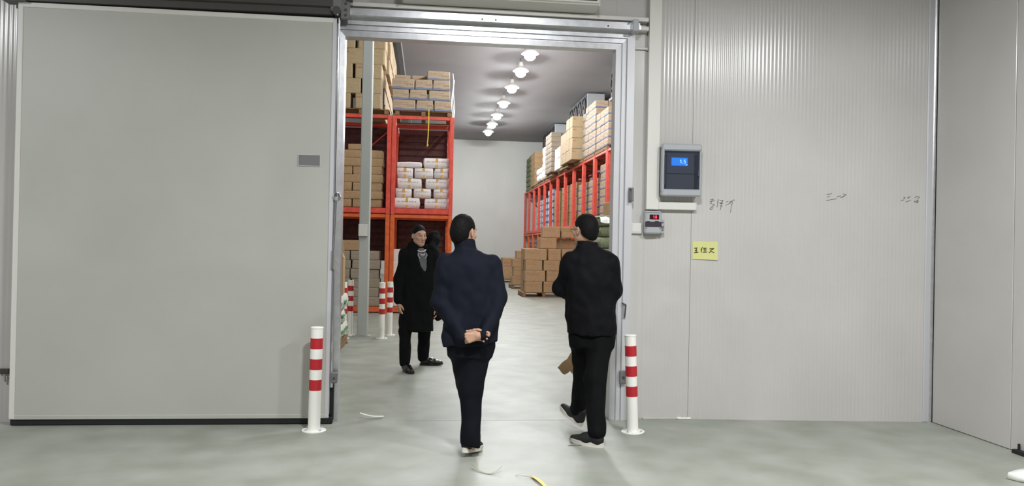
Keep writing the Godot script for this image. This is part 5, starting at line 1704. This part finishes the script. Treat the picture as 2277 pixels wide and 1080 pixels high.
func man_in_coat() -> void:
	var t := thing("person", "person in long black hooded coat and grey sweater standing inside and facing the door", "person", Vector3(-0.06, 0, -2.6), 0.0066)
	var sh := [Vector3(-0.195, 1.385, 0.0), Vector3(0.150, 1.39, 0.0)]
	var el := [Vector3(-0.255, 1.08, 0.02), Vector3(0.198, 1.06, -0.02)]
	var wr := [Vector3(-0.264, 0.83, 0.06), Vector3(0.205, 0.80, 0.0)]
	var hip := [Vector3(-0.12, 0.86, 0.0), Vector3(0.05, 0.86, -0.03)]
	var kn := [Vector3(-0.178, 0.47, 0.04), Vector3(0.046, 0.47, -0.18)]
	var an := [Vector3(-0.170, 0.11, 0.058), Vector3(0.044, 0.11, -0.395)]
	var hd := place_of(Vector3(-0.036, 1.59, 0.01), 0.48, 0.05, 0.0, 1.0)
	var body := MB.new()
	var bones := [Loft.new([[0.84, -0.03, 0.13, 0.0, 0.085], [1.1, -0.03, 0.13, 0.0, 0.085], [1.38, -0.02, 0.15, 0.0, 0.07], [1.45, -0.025, 0.06, 0.0, 0.05], [1.50, -0.03, 0.05, 0.0, 0.05]])]
	for i in 2:
		bones.append_array([bone(sh[i], el[i], 0.042, 0.036), bone(el[i], wr[i], 0.036, 0.027), bone(hip[i], kn[i], 0.07, 0.048), bone(kn[i], an[i], 0.048, 0.036)])
	bones.append(bone(an[0], an[0] + Vector3(0.01, -0.05, 0.01), 0.03, 0.02))
	bones.append(bone(an[1], an[1] + Vector3(0.01, -0.05, 0.0), 0.03, 0.02))
	nets(body, bones, Vector3(-0.35, 0.0, -0.5), Vector3(0.32, 1.56, 0.30), 0.016)
	nets(body, head_prims(hd.affine_inverse() * Vector3(-0.022, 1.41, 0.0)), Vector3(-0.11, -0.22, -0.13), Vector3(0.11, 0.15, 0.14), 0.004, hd)
	add_hand(body, wr[0] + Vector3(0.004, -0.035, 0.008), Vector3(0.2, -1, 0.12), Vector3(-1, -0.1, 0.5), -1.0, 0.32)
	add_hand(body, wr[1] + Vector3(0.0, -0.035, 0.0), Vector3(0.0, -1, 0.15), Vector3(1, -0.1, 0.4), 1.0, 0.32)
	part("body", body.done(), M.skin, t)
	head_parts(t, hd, -0.006, false, 33)
	var b := MB.new()
	var sw := [Loft.new([[1.10, 0.0, 0.14, 0.03, 0.092], [1.25, 0.0, 0.15, 0.025, 0.094], [1.38, -0.005, 0.14, 0.015, 0.088], [1.41, -0.012, 0.085, 0.01, 0.075], [1.445, -0.020, 0.066, 0.006, 0.064]], 0.02), Cap.new(Vector3(-0.06, 1.425, 0.03), Vector3(0.035, 1.42, 0.055), 0.020, 0.020, 0.02)]
	nets(b, sw, Vector3(-0.2, 1.06, -0.12), Vector3(0.2, 1.50, 0.16), 0.008, Transform3D(), 0.008, cloth_noise(45, 7.0))
	var swo := part("sweater", b.done(), M.sweater, t)
	# light print on the chest of the sweater: two rounded lobes and short bars between them
	var em := MB.new()
	for q in [[[-0.032, 1.385], [-0.045, 1.365], [-0.036, 1.345], [-0.02, 1.33]], [[0.052, 1.385], [0.062, 1.365], [0.052, 1.345], [0.04, 1.33]], [[-0.014, 1.385], [-0.006, 1.36]], [[0.034, 1.388], [0.026, 1.36]], [[-0.006, 1.372], [0.026, 1.372]], [[-0.002, 1.355], [0.022, 1.355]]]:
		var pts := []
		for p in q:
			pts.append(Vector3(p[0], p[1], 0.122 - absf(p[0] - 0.0) * 0.12))
		em.ribbon(pts, 0.007, Vector3(0, 0.1, 1).normalized(), 0.003)
	part("print", em.done(), M.emblem, swo)
	part("collar_zip", MB.new().ribbon([Vector3(-0.066, 1.425, 0.066), Vector3(-0.025, 1.405, 0.100), Vector3(0.02, 1.408, 0.102), Vector3(0.048, 1.428, 0.084)], 0.014, Vector3(0, 0.3, 1).normalized(), 0.003).done(), M.emblem, swo)
	var j := [
		Loft.new([[0.46, -0.050, 0.196, 0.0, 0.135], [0.60, -0.045, 0.205, 0.0, 0.14], [0.80, -0.036, 0.212, 0.0, 0.14], [1.00, -0.030, 0.208, 0.0, 0.135], [1.20, -0.022, 0.205, 0.0, 0.13], [1.36, -0.022, 0.205, 0.0, 0.118], [1.43, -0.020, 0.155, -0.005, 0.10], [1.49, -0.020, 0.105, -0.012, 0.085]], 0.03),
		Cap.new(Vector3(-0.125, 1.475, 0.02), Vector3(-0.09, 1.52, -0.085), 0.045, 0.05, 0.03),
		Cap.new(Vector3(-0.09, 1.52, -0.085), Vector3(0.06, 1.54, -0.095), 0.05, 0.055, 0.03),
		Cap.new(Vector3(0.06, 1.54, -0.095), Vector3(0.145, 1.55, -0.03), 0.055, 0.05, 0.03),
		Cap.new(Vector3(0.125, 1.46, -0.05), Vector3(0.145, 1.58, -0.09), 0.075, 0.065, 0.04),
		Cap.new(Vector3(0.145, 1.55, -0.03), Vector3(0.11, 1.46, 0.05), 0.05, 0.035, 0.03)]
	for i in 2:
		j.append(bone(sh[i], el[i], 0.068, 0.062, 0.05))
	j.append(bone(el[0], wr[0], 0.062, 0.052, 0.03))
	j.append(bone(el[1], wr[1] + Vector3(0.0, -0.16, 0), 0.066, 0.052, 0.03))
	j.append(Cap.new(Vector3(-0.012, 1.50, 0.12), Vector3(0.006, 1.42, 0.135), 0.070, 0.066, 0.01, 1))
	j.append(Cap.new(Vector3(0.006, 1.42, 0.130), Vector3(0.032, 1.19, 0.155), 0.074, 0.042, 0.01, 1))
	j.append(Half.new(Vector3(-0.04, -1, 0), -0.472, 2))
	b = MB.new()
	nets(b, j, Vector3(-0.36, 0.42, -0.2), Vector3(0.32, 1.70, 0.22), 0.009, Transform3D(), 0.016, cloth_noise(46, 4.5), Vector3(1.3, 0.8, 1.3))
	part("coat", b.done(), M.black_cloth, t)
	b = MB.new()
	var tr := [bone(hip[0], kn[0], 0.09, 0.076, 0.04), bone(kn[0], an[0], 0.076, 0.066, 0.03), bone(hip[1], kn[1], 0.09, 0.072, 0.04), bone(kn[1], an[1], 0.072, 0.068, 0.03), Half.new(Vector3(0, -1, 0), -0.058, 2)]
	nets(b, tr, Vector3(-0.3, 0.05, -0.46), Vector3(0.2, 0.97, 0.18), 0.009, Transform3D(), 0.012, cloth_noise(47, 4.0), Vector3(1.5, 0.8, 1.5))
	part("trousers", b.done(), M.black_cloth, t)
	shoe(t, "leather", Vector3(-0.185, 0.0, 0.015), Vector3(0.38, 0.0, 0.92), Vector3(0, 1, 0))
	shoe(t, "leather", Vector3(0.0, 0.0, -0.40), Vector3(0.98, 0.0, 0.02), Vector3(0, 1, 0))
